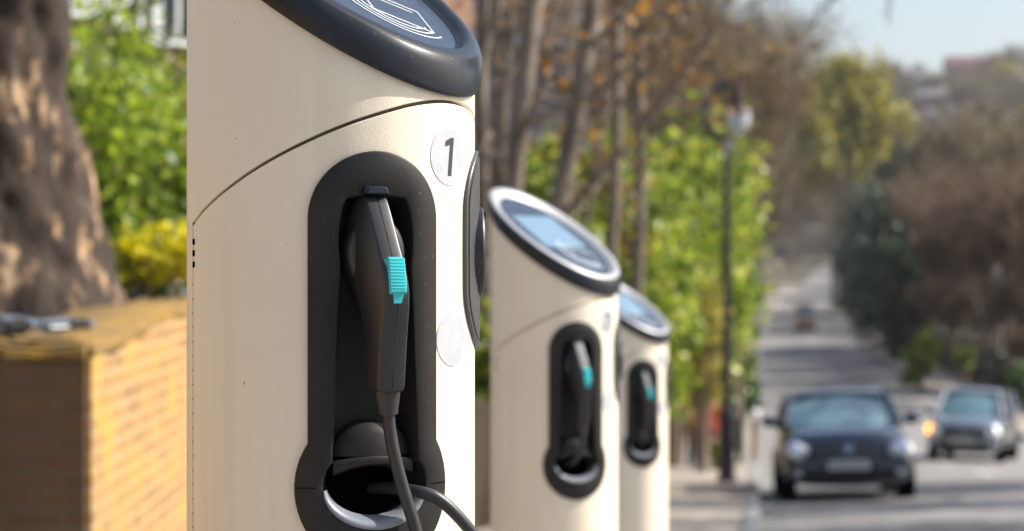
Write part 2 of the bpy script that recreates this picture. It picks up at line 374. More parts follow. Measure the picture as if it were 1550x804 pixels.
def make_pod(par):
    o_, i_ = full(OW), full(IW); b = MB(); rings = []
    def ring(pts, h): rings.append([wrap(PF, ZF, u, v, h(u, v) if callable(h) else h) for u, v in pts])
    ring(o_, -.003); ring(o_, .0035); ring(inset(o_, .0008, 0), .0050); ring(inset(o_, .0025, 0), .0058)
    mid = [(a*.45 + c*.55, p*.45 + q*.55) for (a, p), (c, q) in zip(o_, i_)]
    ring(mid, .0062); ring(inset(i_, -.0025, 0), .0055); ring(inset(i_, -.0006, 0), .0045); ring(i_, .0025)
    deep = lambda u, v: -.055 if v < .024 else -.032
    ring(inset(i_, .0015, 0), lambda u, v: -.02); ring(inset(i_, .003, 0), deep)
    b.loft(rings, False, False)
    n = len(o_); base = (len(rings) - 1)*n; H = len(OW)
    for k in range(H - 1):
        l0, r0 = (base + (n - k) % n), base + k
        l1, r1 = (base + (n - k - 1) % n), base + k + 1
        q = [l0, r0, r1, l1]; q = list(dict.fromkeys(q))
        if len(q) > 2: b.f.append(tuple(q))
    pod = b.build('holster', M['black'], par, smooth=28)
    # shelf above the cable hole
    b = MB(); rings = []
    for rho, h in ((1.0, -.034), (.97, -.012), (.93, -.010), (.6, -.006), (.25, -.0035), (.01, -.003)):
        rings.append([wrap(PF, ZF, .0455*rho*math.cos(a), .0300 + .0345*rho*math.sin(a) + (1-rho)*.002*0, h) for a in [math.pi*i/24 for i in range(25)]])
    b.loft(rings, False, False, closed=False)
    sk = []
    for v0, h in ((.0300, -.003), (.0270, -.0015), (.0225, -.003), (.020, -.010), (.0195, -.03)):
        sk.append([wrap(PF, ZF, .0425*x/10, v0 - (.010 if h < -.0029 and v0 < .029 else .004)*(x/10)**2, h - .001*(abs(x)/10)) for x in range(-10, 11)])
    b.loft(sk, False, False, closed=False)
    b.build('shelf', M['black'], pod, smooth=50)
    # pale lip on the lower edge of the hole
    b = MB(); rings = []
    for k in range(41):
        a = R(-172 + 164*k/40); tpr = math.sin(math.pi*(k + 1.2)/42.4)**.55
        ca, sa = math.cos(a), math.sin(a)
        prof = [(-.003, -.014), (-.0015, -.004), (.0005, .003), (.0035, .0066), (.0065, .0074), (.0078, .0066), (.0074, .003)]
        rings.append([wrap(PF, ZF, (.050 + t_*tpr)*ca, .003 + (.035 + t_*tpr*1.15)*sa, h*(.4 + .6*tpr)+ .0006) for t_, h in prof])
    b.loft(rings, False, False, closed=False); b.build('lip', M['lip'], pod, smooth=60)
    # moulding joint
    b = MB()
    for sgn in (-1, 1):
        b = MB(); pts0 = [wrap(PF, ZF, sgn*u, .0004, hh) for u, hh in ((.0798, .004), (.077, .0062), (.070, .0066), (.0585, .0064))]
        pts1 = [p + Vector((0, 0, .0008)) for p in pts0]
        b.loft([pts0, pts1], False, False, closed=False)
        b.build('moulding_joint', M['hole'], pod, smooth=0)
    b = MB(); b.loft([[wrap(PF, ZF, .049*math.cos(2*math.pi*i/32), .002 + .034*math.sin(2*math.pi*i/32), -.030) for i in range(32)], [wrap(PF, ZF, .01*math.cos(2*math.pi*i/32), .002 + .008*math.sin(2*math.pi*i/32), -.045) for i in range(32)]], False, True)
    b.build('cavity_shade', M['hole'], pod)  # near-black funnel, shade inside the hole painted in
    return pod

def flatpod():                # flat frame on the holster: x=u, y=outwards h, z=v
    rad = cyl(PF, 1, 0); tan = Vector((math.cos(R(PF)), math.sin(R(PF)), 0))
    o = cyl(PF, RB, ZF)
    return lambda u, v, h: o + tan*u + rad*h + Vector((0, 0, v))

def gun_section(fp, v, hf, hb, wf, wb, uc):
    pts = []; hm = hf - (hf - hb)*.42
    pr = [(-wf*.94, hf), (-wf*.3, hf + .0008), (wf*.3, hf + .0008), (wf*.94, hf), (wf, hf - .0012), (wf + (wb-wf)*.6, hm), (wb, hb + .006), (wb*.8, hb), (0, hb - .001), (-wb*.8, hb), (-wb, hb + .006), (-wf - (wb-wf)*.6, hm), (-wf, hf - .0012)]
    return [fp(uc + a, v, h) for a, h in pr]

def make_connector(loc, rz, label, variant):
    g = thing('charging_connector', label, 'connector', loc, rz, group='charging connectors holstered in the posts')
    fp = flatpod()
    secs = [(.2850, .008, -.02, .009, .012, -.004), (.2835, .0125, -.022, .0112, .0135, -.004), (.270, .0220, -.028, .0115, .021, -.0035), (.245, .0365, -.03, .0115, .0275, -.0015),
            (.222, .0485, -.03, .0118, .0290, .0005), (.204, .0560, -.024, .0122, .0275, .0018), (.192, .0580, -.014, .0128, .0250, .0022), (.180, .0565, -.004, .0134, .0220, .0024),
            (.155, .0510, .002, .0135, .0185, .0022), (.125, .0455, .003, .0138, .0180, .002), (.100, .0420, .003, .0138, .0175, .002), (.0955, .0405, .0045, .0125, .016, .002), (.0945, .036, .008, .009, .011, .002)]
    b = MB(); b.loft([gun_section(fp, *s) for s in secs]); b.f = [tuple(reversed(f)) for f in b.f]
    body = b.build('body', M['gun'], g, smooth=30, sub=2)
    b = MB(); m = []
    for r, h in ((.0305, -.034), (.0305, -.006), (.029, .001), (.026, .004), (.018, .005)):
        m.append([fp(r*math.cos(2*math.pi*k/28), .229 + r*1.25*math.sin(2*math.pi*k/28), h) for k in range(28)])
    b.loft(m); b.build('plug_head', M['gun'], g, smooth=40)
    # seam on the ridge and small screw recess
    b = MB(); pr = [s for s in secs if .098 < s[0] < .284]
    b.tube([fp(s[5] + .0006, s[0], s[2-1] + .00055) for s in pr], .00035, 4); b.build('moulding_seam', M['hole'], body, smooth=0)
    b = MB(); b.lathe([(.0022, -.0004), (.0022, .0006)], 12, Matrix.Translation(fp(.0175, .108, .030)) @ Matrix.Rotation(R(PF + 85), 4, 'Z') @ Matrix.Rotation(R(90), 4, 'X')); b.build('screw_recess', M['hole'], body)
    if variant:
        b = MB(); b.loft([[fp(s[5] + a, s[0], s[1] + dh) for a, dh in ((-.0085, .0008), (-.008, .0017), (.008, .0017), (.0085, .0008))] for s in pr if s[0] > .215], False, False, closed=False); b.build('ridge_glare', M['glare_grey'], body, smooth=40)  # added strip, sun glare painted as pale grey
    # latch cap
    b = MB(); L = []
    for v, hf, wd in ((.2855, .0125, .0128), (.2870, .0185, .0130), (.2925, .0175, .0118), (.2945, .0135, .0105), (.2948, .002, .010)):
        L.append([fp(a - .004, v, h) for a, h in ((-wd, -.004), (-wd, hf - .004), (-wd*.75, hf), (wd*.75, hf), (wd, hf - .004), (wd, -.004))])
    b.loft(L); b.f = [tuple(reversed(f)) for f in b.f]; b.build('latch', M['ring'], g, smooth=30, bevel=.0008)
    # teal release button with ribs
    b = MB(); v0, v1, h0, h1 = .2250, .1885, .0480, .0600
    def bp(a, s, up): 
        v = v0 + (v1 - v0)*s; h = h0 + (h1 - h0)*s - .004*s*s
        return fp(.0028 + a, v + up*.28, h + up*.95)
    rings = []; NR = 60
    for i in range(NR + 1):
        s = i/NR; rib = .0007*max(0, math.sin(s*math.pi*2*12)) if .04 < s < .93 else 0
        end = min(1, min(s, 1 - s)/.06); wd = .0088*(.75 + .25*math.sqrt(end)); up = .0052*math.sqrt(max(end, .02)) 
        rings.append([bp(-wd, s, -.004), bp(-wd, s, up*.6), bp(-wd*.85, s, up + rib*.3), bp(-wd*.75, s, up + rib), bp(wd*.75, s, up + rib), bp(wd*.85, s, up + rib*.3), bp(wd, s, up*.6), bp(wd, s, -.004)])
    b.loft(rings); b.f = [tuple(reversed(f)) for f in b.f]
    # tail and side tab
    b.loft([[bp(-.005, .98, -.003), bp(-.005, .98, .003), bp(.006, .98, .003), bp(.006, .98, -.003)], [bp(-.004, 1.22, -.003), bp(-.004, 1.22, .002), bp(.0035, 1.22, .002), bp(.0035, 1.22, -.003)]])
    b.loft([[bp(-.0105, .05, -.006), bp(-.0105, .05, .0), bp(-.0085, .05, .002), bp(-.0085, .05, -.006)], [bp(-.0105, .72, -.009), bp(-.0105, .72, -.003), bp(-.0085, .72, .0), bp(-.0085, .72, -.009)]])
    b.build('release_button', M['teal'], g, smooth=25)
    # strain relief and cable
    b = MB(); b.tube([fp(.0035, .0975, .022), fp(.0040, .090, .022), fp(.0045, .082, .0215), fp(.005, .076, .0212), fp(.0052, .073, .021), fp(.0052, .0725, .021)], [.0135, .0125, .0112, .0100, .0098, .008], 20)
    b.build('strain_relief', M['gun'], g, smooth=40)
    if variant == 0:
        key = [(.005, .078, .021), (.0075, .055, .021), (.0125, .028, .022), (.0215, -.004, .022), (.0315, -.036, .0235), (.039, -.070, .026), (.052, -.150, .030), (.072, -.250, .035),
               (.105, -.315, .03), (.145, -.285, .02), (.158, -.20, .012), (.140, -.12, .012), (.103, -.060, .016), (.078, -.030, .020), (.058, -.012, .0185), (.043, -.006, .013), (.030, -.004, .000), (.018, -.004, -.022), (.008, -.006, -.040)]
    else:
        key = [(.005, .078, .021), (.006, .055, .020), (.002, .030, .014), (-.006, .012, .004), (-.012, .002, -.014), (-.016, -.004, -.040)]
    kp = [fp(*k) for k in key]; pts = []
    for i in range(len(kp) - 1):
        p0, p1, p2, p3 = kp[max(i-1, 0)], kp[i], kp[i+1], kp[min(i+2, len(kp)-1)]
        for s in range(6):
            q = s/6; pts.append(.5*((2*p1) + (p2 - p0)*q + (2*p0 - 5*p1 + 4*p2 - p3)*q*q + (3*p1 - p0 - 3*p2 + p3)*q**3))
    pts.append(kp[-1]); b = MB(); b.tube(pts, .0063, 16); b.build('cable', M['rubber'], g, smooth=60)
    return g

def stroke(b, pts, wd, f):    # flat ribbon along pts (2-D), f maps (a,b)->3-D
    n = len(pts); L, Rr = [], []
    for i in range(n):
        p = Vector(pts[i]); t = (Vector(pts[min(i+1, n-1)]) - Vector(pts[max(i-1, 0)])).normalized(); q = Vector((-t.y, t.x))*wd/2
        L.append(f(p + q)); Rr.append(f(p - q))
    b.loft([Rr, L], False, False, closed=False)

def make_post(loc, rz, number, label, ringmat, screen=True, gunlabel='', variant=1):
    t = thing('charging_post', label, 'charging post', loc, rz, group='cream electric car charging posts on the pavement')
    # main shell: back all the way up, front only above the seam
    b = MB(); G = .0018
    NC = 144
    for k in range(NC):
        p0, p1 = -180 + 360*k/NC, -180 + 360*(k+1)/NC; mid = (p0 + p1)/2
        back = abs(mid) > 123
        def col(p):
            zt = ZC - RB*math.cos(R(p))*TB + .006
            zb = 0.012 if back else seam(p) + G
            zz = [zb + (zt - zb)*i/6 for i in range(7)]
            c = [cyl(p, RB, z) for z in zz]
            return ([cyl(p, RB - .006, zb)] if not back else []) + [cyl(p, RB - .0008, zb)] * (0 if back else 1) + ([cyl(p, RB, zb + .0008)] if not back else [c[0]]) + c[1:]
        A, B = col(p0), col(p1); b.loft([B, A], False, False, closed=False)
    # folded vertical edges of the back shell
    for s in (-1, 1):
        p = 123.75 * s if False else 122.5*s
        q = [cyl(p, RB, .012), cyl(p, RB, .971), cyl(p, RB - .006, .971), cyl(p, RB - .006, .012)]
        b.add(q, [(0, 1, 2, 3)])
    me_shell = b
    sh = b.build('shell', M['cream'], t, smooth=30)
    wd = sh.modifiers.new('weld', 'WELD'); wd.merge_threshold = .0001
    # door panel with openings behind the two pods
    b = MB(); cols = [-121.6 + 243.2*k/120 for k in range(121)]; NZ = 70; rings = []
    idx = {}
    for i, p in enumerate(cols):
        zt = seam(p) - G
        for j in range(NZ + 1):
            z = .03 + (zt - .03 - .0008)*j/NZ; idx[i, j] = len(b.v); b.v.append(tuple(cyl(p, RB, z)))
        idx[i, NZ+1] = len(b.v); b.v.append(tuple(cyl(p, RB - .0008, zt))); idx[i, NZ+2] = len(b.v); b.v.append(tuple(cyl(p, RB - .006, zt)))
    for i in range(120):
        for j in range(NZ + 2):
            v = b.v[idx[i, min(j, NZ)]]; pc = (cols[i] + cols[i+1])/2
            u = R(pc - PF)*RB; vv = v[2] + .007 - ZF
            if j < NZ and ((abs(u) < .056 and -.02 < vv < .30) or (abs(u) < .05 and -.055 < vv < 0)): continue
            b.f.append((idx[i, j], idx[i+1, j], idx[i+1, j+1], idx[i, j+1]))
    for s, i in ((1, 0), (-1, 120)):
        e = [b.v[idx[i, j]] for j in range(NZ + 1)]; e2 = [cyl(cols[i], RB - .006, q[2]) for q in e]
        b.loft([e2, e] if s > 0 else [e, e2], False, False, closed=False)
    dr = b.build('door', M['cream'], t, smooth=30)
    # dark liner behind the seams
    b = MB(); L0, L1 = [], []
    for k in range(121):
        p = -123 + 246*k/120; L0.append(cyl(p, RB - .0055, seam(p) - .015)); L1.append(cyl(p, RB - .0055, seam(p) + .015))
    b.loft([L0, L1], False, False, closed=False)
    for s in (-1, 1):
        b.loft([[cyl(s*p, RB - .0055, .02) for p in (118, 120, 122, 124, 126)], [cyl(s*p, RB - .0055, .975) for p in (118, 120, 122, 124, 126)]], False, False, closed=False)
    b.build('seam_liner', M['gap'], t)
    # vent slots and hinge ticks on the left seam
    for k in range(3):
        b = MB(); z = .951 - .0115*k
        b.loft([[cyl(-121.9, RB + .0008, z), cyl(-119.8, RB + .0008, z), cyl(-119.8, RB + .0008, z + .006), cyl(-121.9, RB + .0008, z + .006)],
                [cyl(-121.9, RB - .004, z), cyl(-119.8, RB - .004, z), cyl(-119.8, RB - .004, z + .006), cyl(-121.9, RB - .004, z + .006)]])
        b.build('vent_slot', M['hole'], dr, smooth=0)
    b = MB()
    for k in range(38):
        z = .91 - .0145*k; b.loft([[cyl(-122.6, RB + .0005, z), cyl(-121.2, RB + .0005, z)], [cyl(-122.6, RB + .0005, z + .0011), cyl(-121.2, RB + .0005, z + .0011)]], False, False, closed=False)
    b.build('hinge', M['gap'], dr, smooth=0)
    # plinth
    b = MB(); b.lathe([(.175, 0), (.175, .010), (.165, .014), (.153, .016), (.153, .03)], 48); b.build('plinth', M['steel'], t)
    make_pod(t)
    # socket pod
    b = MB(); o_ = []
    for i in range(25): a = -math.pi/2 + math.pi*0 + math.pi*i/24; o_.append((.068*math.cos(a), (-.036 if i < 12 else .036) + .068*math.sin(a)) if i != 12 else (.068, 0))
    half = [p for p in o_]; o_ = half + [(-a, v) for a, v in reversed(half[1:-1])]
    rings = [[wrap(PR, ZR, u, v, h) for u, v in inset(o_, d_, 0)] for d_, h in ((0, -.002), (0, .0035), (.0008, .0042), (.004, .0042), (.0045, .0032), (.006, .0032), (.0066, .0050), (.014, .0054), (.03, .0056), (.05, .0056))]
    b.loft(rings, False, True); sp = b.build('socket_plate', M['sheen_grey'], t, smooth=28)
    b = MB(); rad = cyl(PR, 1, 0); tan = Vector((math.cos(R(PR)), math.sin(R(PR)), 0)); oo = cyl(PR, RB, ZR - .003)
    fr = lambda u, v, h: oo + tan*u + rad*h + Vector((0, 0, v))
    pf = [(.046, -.012), (.0475, .002), (.0475, .007), (.046, .0088), (.040, .0098), (.038, .0092), (.012, .0105), (.001, .0106)]
    b.loft([[fr(r*math.cos(2*math.pi*k/48), r*math.sin(2*math.pi*k/48), h) for k in range(48)] for r, h in pf], False, True)
    cv = b.build('socket_cover', M['gun'], t, smooth=25)
    b = MB(); b.loft([[fr(-.012 + .0035*math.cos(2*math.pi*k/16), .0385 + .0035*math.sin(2*math.pi*k/16), h) for k in range(16)] for h in (.006, .0112)]); b.build('hinge_screw', M['hole'], cv)
    # head ring and display
    e1 = Vector((1, 0, 0)); e2 = Vector((0, math.cos(BETA), math.sin(BETA))); nn = Vector((0, -.02, 1.14)); cc = Vector((0, 0, ZC))
    cb = math.cos(BETA)
    def el(off, h, n=96): return [cc + e1*((RB + off)*math.cos(2*math.pi*k/n)) + e2*((RB/cb + off)*math.sin(2*math.pi*k/n)) + nn*h for k in range(n)]
    band = [(-.012, -.004), (.0055, -.002), (.0075, .0), (.0085, .004), (.0088, .020), (.0083, .0245), (.0070, .0285), (.0045, .0318)]
    top = [(.0045, .0318), (.0025, .0332), (-.0005, .0345), (-.0055, .0352), (-.0105, .0338), (-.016, .0298), (-.0205, .0265), (-.0225, .0258), (-.0235, .0235)]
    b = MB(); b.loft([el(*q) for q in band], False, False); rg = b.build('head_ring', M['ring'], t, smooth=50)
    b = MB(); b.loft([el(*q) for q in top], False, False); b.build('bezel', ringmat, rg, smooth=50)
    b = MB(); b.loft([el(-.0228, .0243), el(-.0234, .0250), el(-.06, .0252)], False, True); gl = b.build('display', M['glass'], t, smooth=30)
    pl = lambda p: cc + e1*p[0] + e2*p[1] + nn*.0256
    if screen:
        b = MB(); b.loft([[cc + e1*x + e2*y + nn*.02555 for x, y in ((-.086, -.045), (.086, -.045))], [cc + e1*x + e2*y + nn*.02555 for x, y in ((-.080, .082), (.080, .082))]], False, False, closed=False)
        b.build('screen', M['screen'], gl, smooth=0)
    b = MB(); cx, cy = .026, -.078
    def rot(x, y, a=-27): c_, s_ = math.cos(R(a)), math.sin(R(a)); return (cx + x*c_ - y*s_, cy + x*s_ + y*c_)
    lw = .0023 if not screen else .0034
    card = [(-.038, -.026), (.038, -.026), (.038, .026), (-.038, .026), (-.038, -.026), (.030, -.016)]
    stroke(b, [rot(*q) for q in card[:5]], lw, pl)
    stroke(b, [rot(*q) for q in ((-.028, .016), (.028, .016))], lw*.7, pl)
    for rr in (.041, .050, .059):
        stroke(b, [rot(-.008 + rr*1.1*math.cos(R(a)), .0 + rr*.92*math.sin(R(a))) for a in range(140, 330, 6)], lw*.8, pl)
    b.build('card_symbol', M['white_line'] if not screen else M['icon_grey'], gl, smooth=0)
    # stickers
    for k, (ph, z0, rr) in enumerate(((-1.0, 1.0395, .0292), (1.5, .855, .0272))):
        b = MB(); rings = []
        for q, h in ((1, .0002), (.995, .0006), (.6, .0006), (.2, .0006)): rings.append([wrap(ph, z0, rr*q*math.cos(2*math.pi*i/40), rr*q*math.sin(2*math.pi*i/40), h) for i in range(40)])
        b.loft(rings, False, True); st = b.build('number_sticker' if k == 0 else 'round_sticker', M['sticker'], dr, smooth=0)
        if k == 0:
            b = MB(); c_, s_ = math.cos(R(-7)), math.sin(R(-7))
            f = lambda p: wrap(ph, z0, p[0]*c_ - p[1]*s_ - .001, p[0]*s_ + p[1]*c_ + .0005, .0009)
            if number == 1:
                b.add([f(q) for q in ((.000, -.0195), (.0062, -.0195), (.0062, .0195), (.0018, .0195), (-.0075, .0145), (-.0075, .0085), (.000, .0118))], [(0, 1, 2, 6), (2, 3, 6), (3, 4, 5, 6)])
            else:
                top_ = .0195
                arc = [(-.0095, .010), (-.0085, .0145), (-.0045, .0175), (0, .018), (.0055, .0165), (.008, .0115), (.0065, .006), (.001, -.001), (-.005, -.0085), (-.0085, -.0165), (.0105, -.0165)] if number == 2 else \
                      [(-.0095, .013), (-.004, .0175), (.002, .0175), (.0075, .014), (.0065, .006), (.001, .002), (.007, -.001), (.009, -.008), (.0055, -.0155), (-.001, -.018), (-.0095, -.0145)]
                stroke(b, arc, .0055, f)
            b.build('numeral', M['ink'], st, smooth=0)
    make_connector(loc, rz, gunlabel, variant)
    return t

Z1 = -.93
make_post((-.1892, 2.1, Z1), R(58), 1, 'nearest cream charging post, with a number 1 sticker', M['ring'], False,
          'black charging plug with teal button in the post numbered 1, cable looping out', 0)
make_post((.1000, 4.74, -1.171), R(55.5), 2, 'second cream charging post, with a pale rimmed slanted display, number 2 sticker', M['pale_ring'], True,
          'blurred black charging plug with teal button in the second post', 1)
make_post((.452, 7.75, -1.400), R(55), 3, 'farthest and smallest cream charging post, half hidden behind the second post', M['pale_ring'], True,
          'small black charging plug with teal button in the farthest post', 1)

# ------------------------------------------------------------------ left: garden wall, plane tree, hedge, house
wd_ = -.025
wall = thing('garden_wall', 'old yellow brick garden wall end, sunlit side and mossy top', 'wall', (-1.68, 8.0, 0), math.atan(-wd_))
zb = gz(8) - .15
def walltop(x, y): 
    return -.315 + .10*max(0, min(1, (y - .4)/1.6)) + .02*math.sin(x*7) + .012*math.sin(y*9) + (.05*min(1, max(0, (-x - .25)/.35)))
b = MB(); rows = []
YS = [0, .3, .6, 1, 1.4, 1.8, 2.2, 2.6, 3, 4, 5, 6]; 
b2 = MB()
# L-shaped: run away from camera (thickness .45) and return to the left (thickness .35)
def slab(x0, x1, y0, y1, nx, ny):
    gx = [x0 + (x1-x0)*i/nx for i in range(nx+1)]; gy = [y0 + (y1-y0)*i/ny for i in range(ny+1)]
    per = [(x, y0) for x in gx] + [(x1, y) for y in gy[1:]] + [(x, y1) for x in reversed(gx[:-1])] + [(x0, y) for y in reversed(gy[1:-1])]
    b.loft([[Vector((x, y, zb - (y*.09))) for x, y in per], [Vector((x, y, walltop(x, y) - .05)) for x, y in per]], True, False)
    # coping
    e = .012
    rr = lambda v: v
    cxm, cym = (x0+x1)/2, (y0+y1)/2
    def off(x, y, q): return (x + (q if x > cxm else -q) * (1 if x in (x0, x1) else 0), y + (q if y > cym else -q) * (1 if y in (y0, y1) else 0))
    R0 = [Vector((*off(x, y, e), walltop(x, y) - .05)) for x, y in per]; R1 = [Vector((*off(x, y, e), walltop(x, y) - .012)) for x, y in per]
    R2 = [Vector((*off(x, y, -.02), walltop(x, y) + .008)) for x, y in per]
    b2.loft([R0, R1, R2], True, True)
slab(-.40, 0, 0, 6.0, 4, 24)
b.build('brickwork', M['wall_brick'], wall, smooth=0); b = MB()
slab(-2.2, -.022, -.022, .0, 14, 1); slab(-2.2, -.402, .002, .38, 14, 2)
b.build('side_brickwork', M['shaded_brick'], wall, smooth=0); b2.build('coping', M['moss'], wall, smooth=40)
bounce_wall = thing('garden_wall', 'added yellow brick wall, unseen left of the nearest post, bouncing warm light', 'wall', (-1.75, -5, 0), 0)  # added out of view to bounce warm light onto the posts
b = MB(); b.loft([[Vector((-.35, 0, -.6)), Vector((0, 0, -.6)), Vector((0, 0, .35)), Vector((-.35, 0, .35))], [Vector((-.35, 9.2, -1.5)), Vector((0, 9.2, -1.5)), Vector((0, 9.2, .1)), Vector((-.35, 9.2, .1))]]); b.build('brickwork', M['wall_brick'], bounce_wall, smooth=0)
# slate fragments on top of the wall
sl = thing('slate_heap', 'small heap of shiny blue grey slates on the brick wall, before the trunk', 'slates', P(78, 505, 8.16) )
b = MB(); rr_ = random.Random(3)
for k in range(26):
    m = Matrix.Translation((rr_.uniform(-.20, .12), rr_.uniform(-.08, .1), .015 + rr_.uniform(0, .045))) @ Matrix.Rotation(rr_.uniform(0, 6), 4, 'Z') @ Matrix.Rotation(rr_.uniform(-.5, .5), 4, 'X')
    b.box((-.05, -.03, -.004), (.05, .03, .004), m)
b.build('fragments', M['slate'], sl, smooth=0, bevel=.001)

def trunk_mesh(b, pts, rads, n=14, rough=.06, seed=1):
    q = random.Random(seed); ph = [q.uniform(0, 6) for _ in range(4)]
    base = len(b.v); b.tube(pts, rads, n)
    for i in range(base, len(b.v)):
        v = Vector(b.v[i]); k = 1 + rough*math.sin(v.z*5 + ph[0] + v.x*9) ; b.v[i] = tuple(v + Vector((math.sin(v.z*7 + ph[1]), math.sin(v.z*6 + ph[2]), 0))*rough*.3*rads[0])

pt = thing('plane_tree', 'thick mottled plane tree trunk behind the brick wall on the left', 'tree', (0, 0, 0))
b = MB(); D = 10.2; cz = gz(D)
def tp(px, py): return P(px, py, D)
pts = [Vector((P(15, 0, D).x, D, cz - .2))] + [tp(15, 560), tp(16, 500), tp(14, 450), tp(10, 380), tp(4, 300), tp(-2, 220), tp(-8, 140), tp(-12, 60), tp(-16, 0), tp(-20, -200), tp(-24, -500)]
rad = [.72, .62, .57, .535, .475, .435, .405, .385, .372, .365, .34, .28]
from mathutils import noise as mno
fine, fr_ = [], []
for i in range(len(pts) - 1):
    for k in range(9):
        q_ = k/9; fine.append(pts[i].lerp(pts[i+1], q_)); fr_.append(rad[i] + (rad[i+1] - rad[i])*q_)
fine.append(pts[-1]); fr_.append(rad[-1])
b.tube(fine, fr_, 72)
axis = lambda z: min(fine, key=lambda p: abs(p.z - z))
for i, v in enumerate(b.v):
    v = Vector(v); c0 = axis(v.z); d_ = Vector((v.x - c0.x, v.y - c0.y, 0)); 
    if d_.length < .05: continue
    k = .045*mno.noise(Vector((v.x*2.6, v.y*2.6, v.z*1.7))) + .022*mno.noise(Vector((v.x*9, v.y*9, v.z*4))) + .010*mno.noise(Vector((v.x*24, v.y*24, v.z*9)))
    b.v[i] = tuple(v + d_.normalized()*k*2)
for k in range(5):
    a = k*1.3; s = pts[-1] - Vector((0, 0, .3*k)); e = s + Vector((math.cos(a)*2.2, math.sin(a)*1.5 + .5, 2.2)); e2 = e + Vector((math.cos(a), math.sin(a), 2))
    b.tube([s, s.lerp(e, .5) + Vector((0, 0, .2)), e, e2], [.16, .12, .08, .03], 8)
b.build('trunk', M['plane_bark'], pt, smooth=60)

def leaf_cloud(cen, rad, n, size, seed, clumps=24, cr=.35, flat=.0, shape='ell'):
    g = np.random.default_rng(seed)
    cc = g.normal(size=(clumps, 3)); cc /= np.linalg.norm(cc, axis=1, keepdims=True)
    cc *= (g.random((clumps, 1))**.45)*.85
    idx = g.integers(0, clumps, n)
    off = g.normal(size=(n, 3))*cr*.5*(.5 + g.random((clumps, 1))[idx])
    p = (cc[idx] + off)*np.array(rad) + np.array(cen)
    a = g.normal(size=(n, 3)); a /= np.linalg.norm(a, axis=1, keepdims=True)
    b_ = np.cross(a, g.normal(size=(n, 3))); b_ /= np.linalg.norm(b_, axis=1, keepdims=True)
    s = size*(.5 + g.random((n, 1)))
    a *= s; b_ *= s*.6
    V = np.empty((n, 4, 3)); V[:, 0] = p - a; V[:, 1] = p - b_*.9; V[:, 2] = p + a; V[:, 3] = p + b_*.9
    return V.reshape(-1, 3)

def shrub(name, label, cat, base, h, rad, n, size, m, seed, group=None, clumps=24, cr=.35, stem=M['bark'], crown_c=None):
    t = thing(name, label, cat, base, 0, group)
    q = random.Random(seed); b = MB()
    cen = Vector((0, 0, h - rad[2])) if crown_c is None else Vector(crown_c)
    ns = 5
    for k in range(ns):
        a = 6.28*k/ns + q.uniform(-.3, .3); e = cen + Vector((math.cos(a)*rad[0]*.6, math.sin(a)*rad[1]*.6, rad[2]*q.uniform(-.1, .6)))
        r0 = .012*h + .01
        b.tube([Vector((math.cos(a)*.05, math.sin(a)*.05, -.1)), Vector((e.x*.35, e.y*.35, e.z*.5)), e], [r0, r0*.7, r0*.25], 6)
    b.build('stems' if h < 3 else 'trunk', stem, t, smooth=60)
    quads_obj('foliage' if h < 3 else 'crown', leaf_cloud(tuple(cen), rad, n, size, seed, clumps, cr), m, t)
    return t

def B(px, d, dz=0): x = (px - 775)/F*d; return Vector((x, d, ground(x, d) - .05 + dz))
# hedge on the left (behind the wall)
shrub('tall_shrub', 'tall leafy green shrub just right of the plane tree trunk', 'shrub', B(140, 15), 4.25, (.62, .9, 2.1), 16000, .045, M['hedge'], 11, 'garden shrubs between trunk and first post', 40, .32)
shrub('tall_shrub', 'tall green shrub beside the left edge of the first post', 'shrub', B(262, 15.5), 3.75, (.80, .9, 1.8), 16000, .045, M['hedge'], 12, 'garden shrubs between trunk and first post', 40, .32)
shrub('tall_shrub', 'darker green shrub at the back between trunk and first post', 'shrub', B(200, 18), 4.75, (1.5, .9, 2.3), 16000, .05, M['hedge'], 13, 'garden shrubs between trunk and first post', 40, .32)
shrub('dark_bush', 'dark green low bush under the yellow blossom', 'bush', B(240, 12.8), 2.0, (.42, .5, .7), 5000, .035, M['evergreen'], 14)
shrub('yellow_bush', 'bright yellow flowering bush above the wall, left of the first post', 'bush', B(250, 12.2), 2.10, (.28, .3, .17), 3800, .034, M['yellowbloom'], 15, clumps=16, cr=.4)
shrub('yellow_bush', 'small yellow flowering sprig nearest the plane tree trunk', 'bush', B(208, 12.2), 1.96, (.16, .2, .11), 1500, .03, M['yellowbloom'], 16, clumps=7, cr=.5)

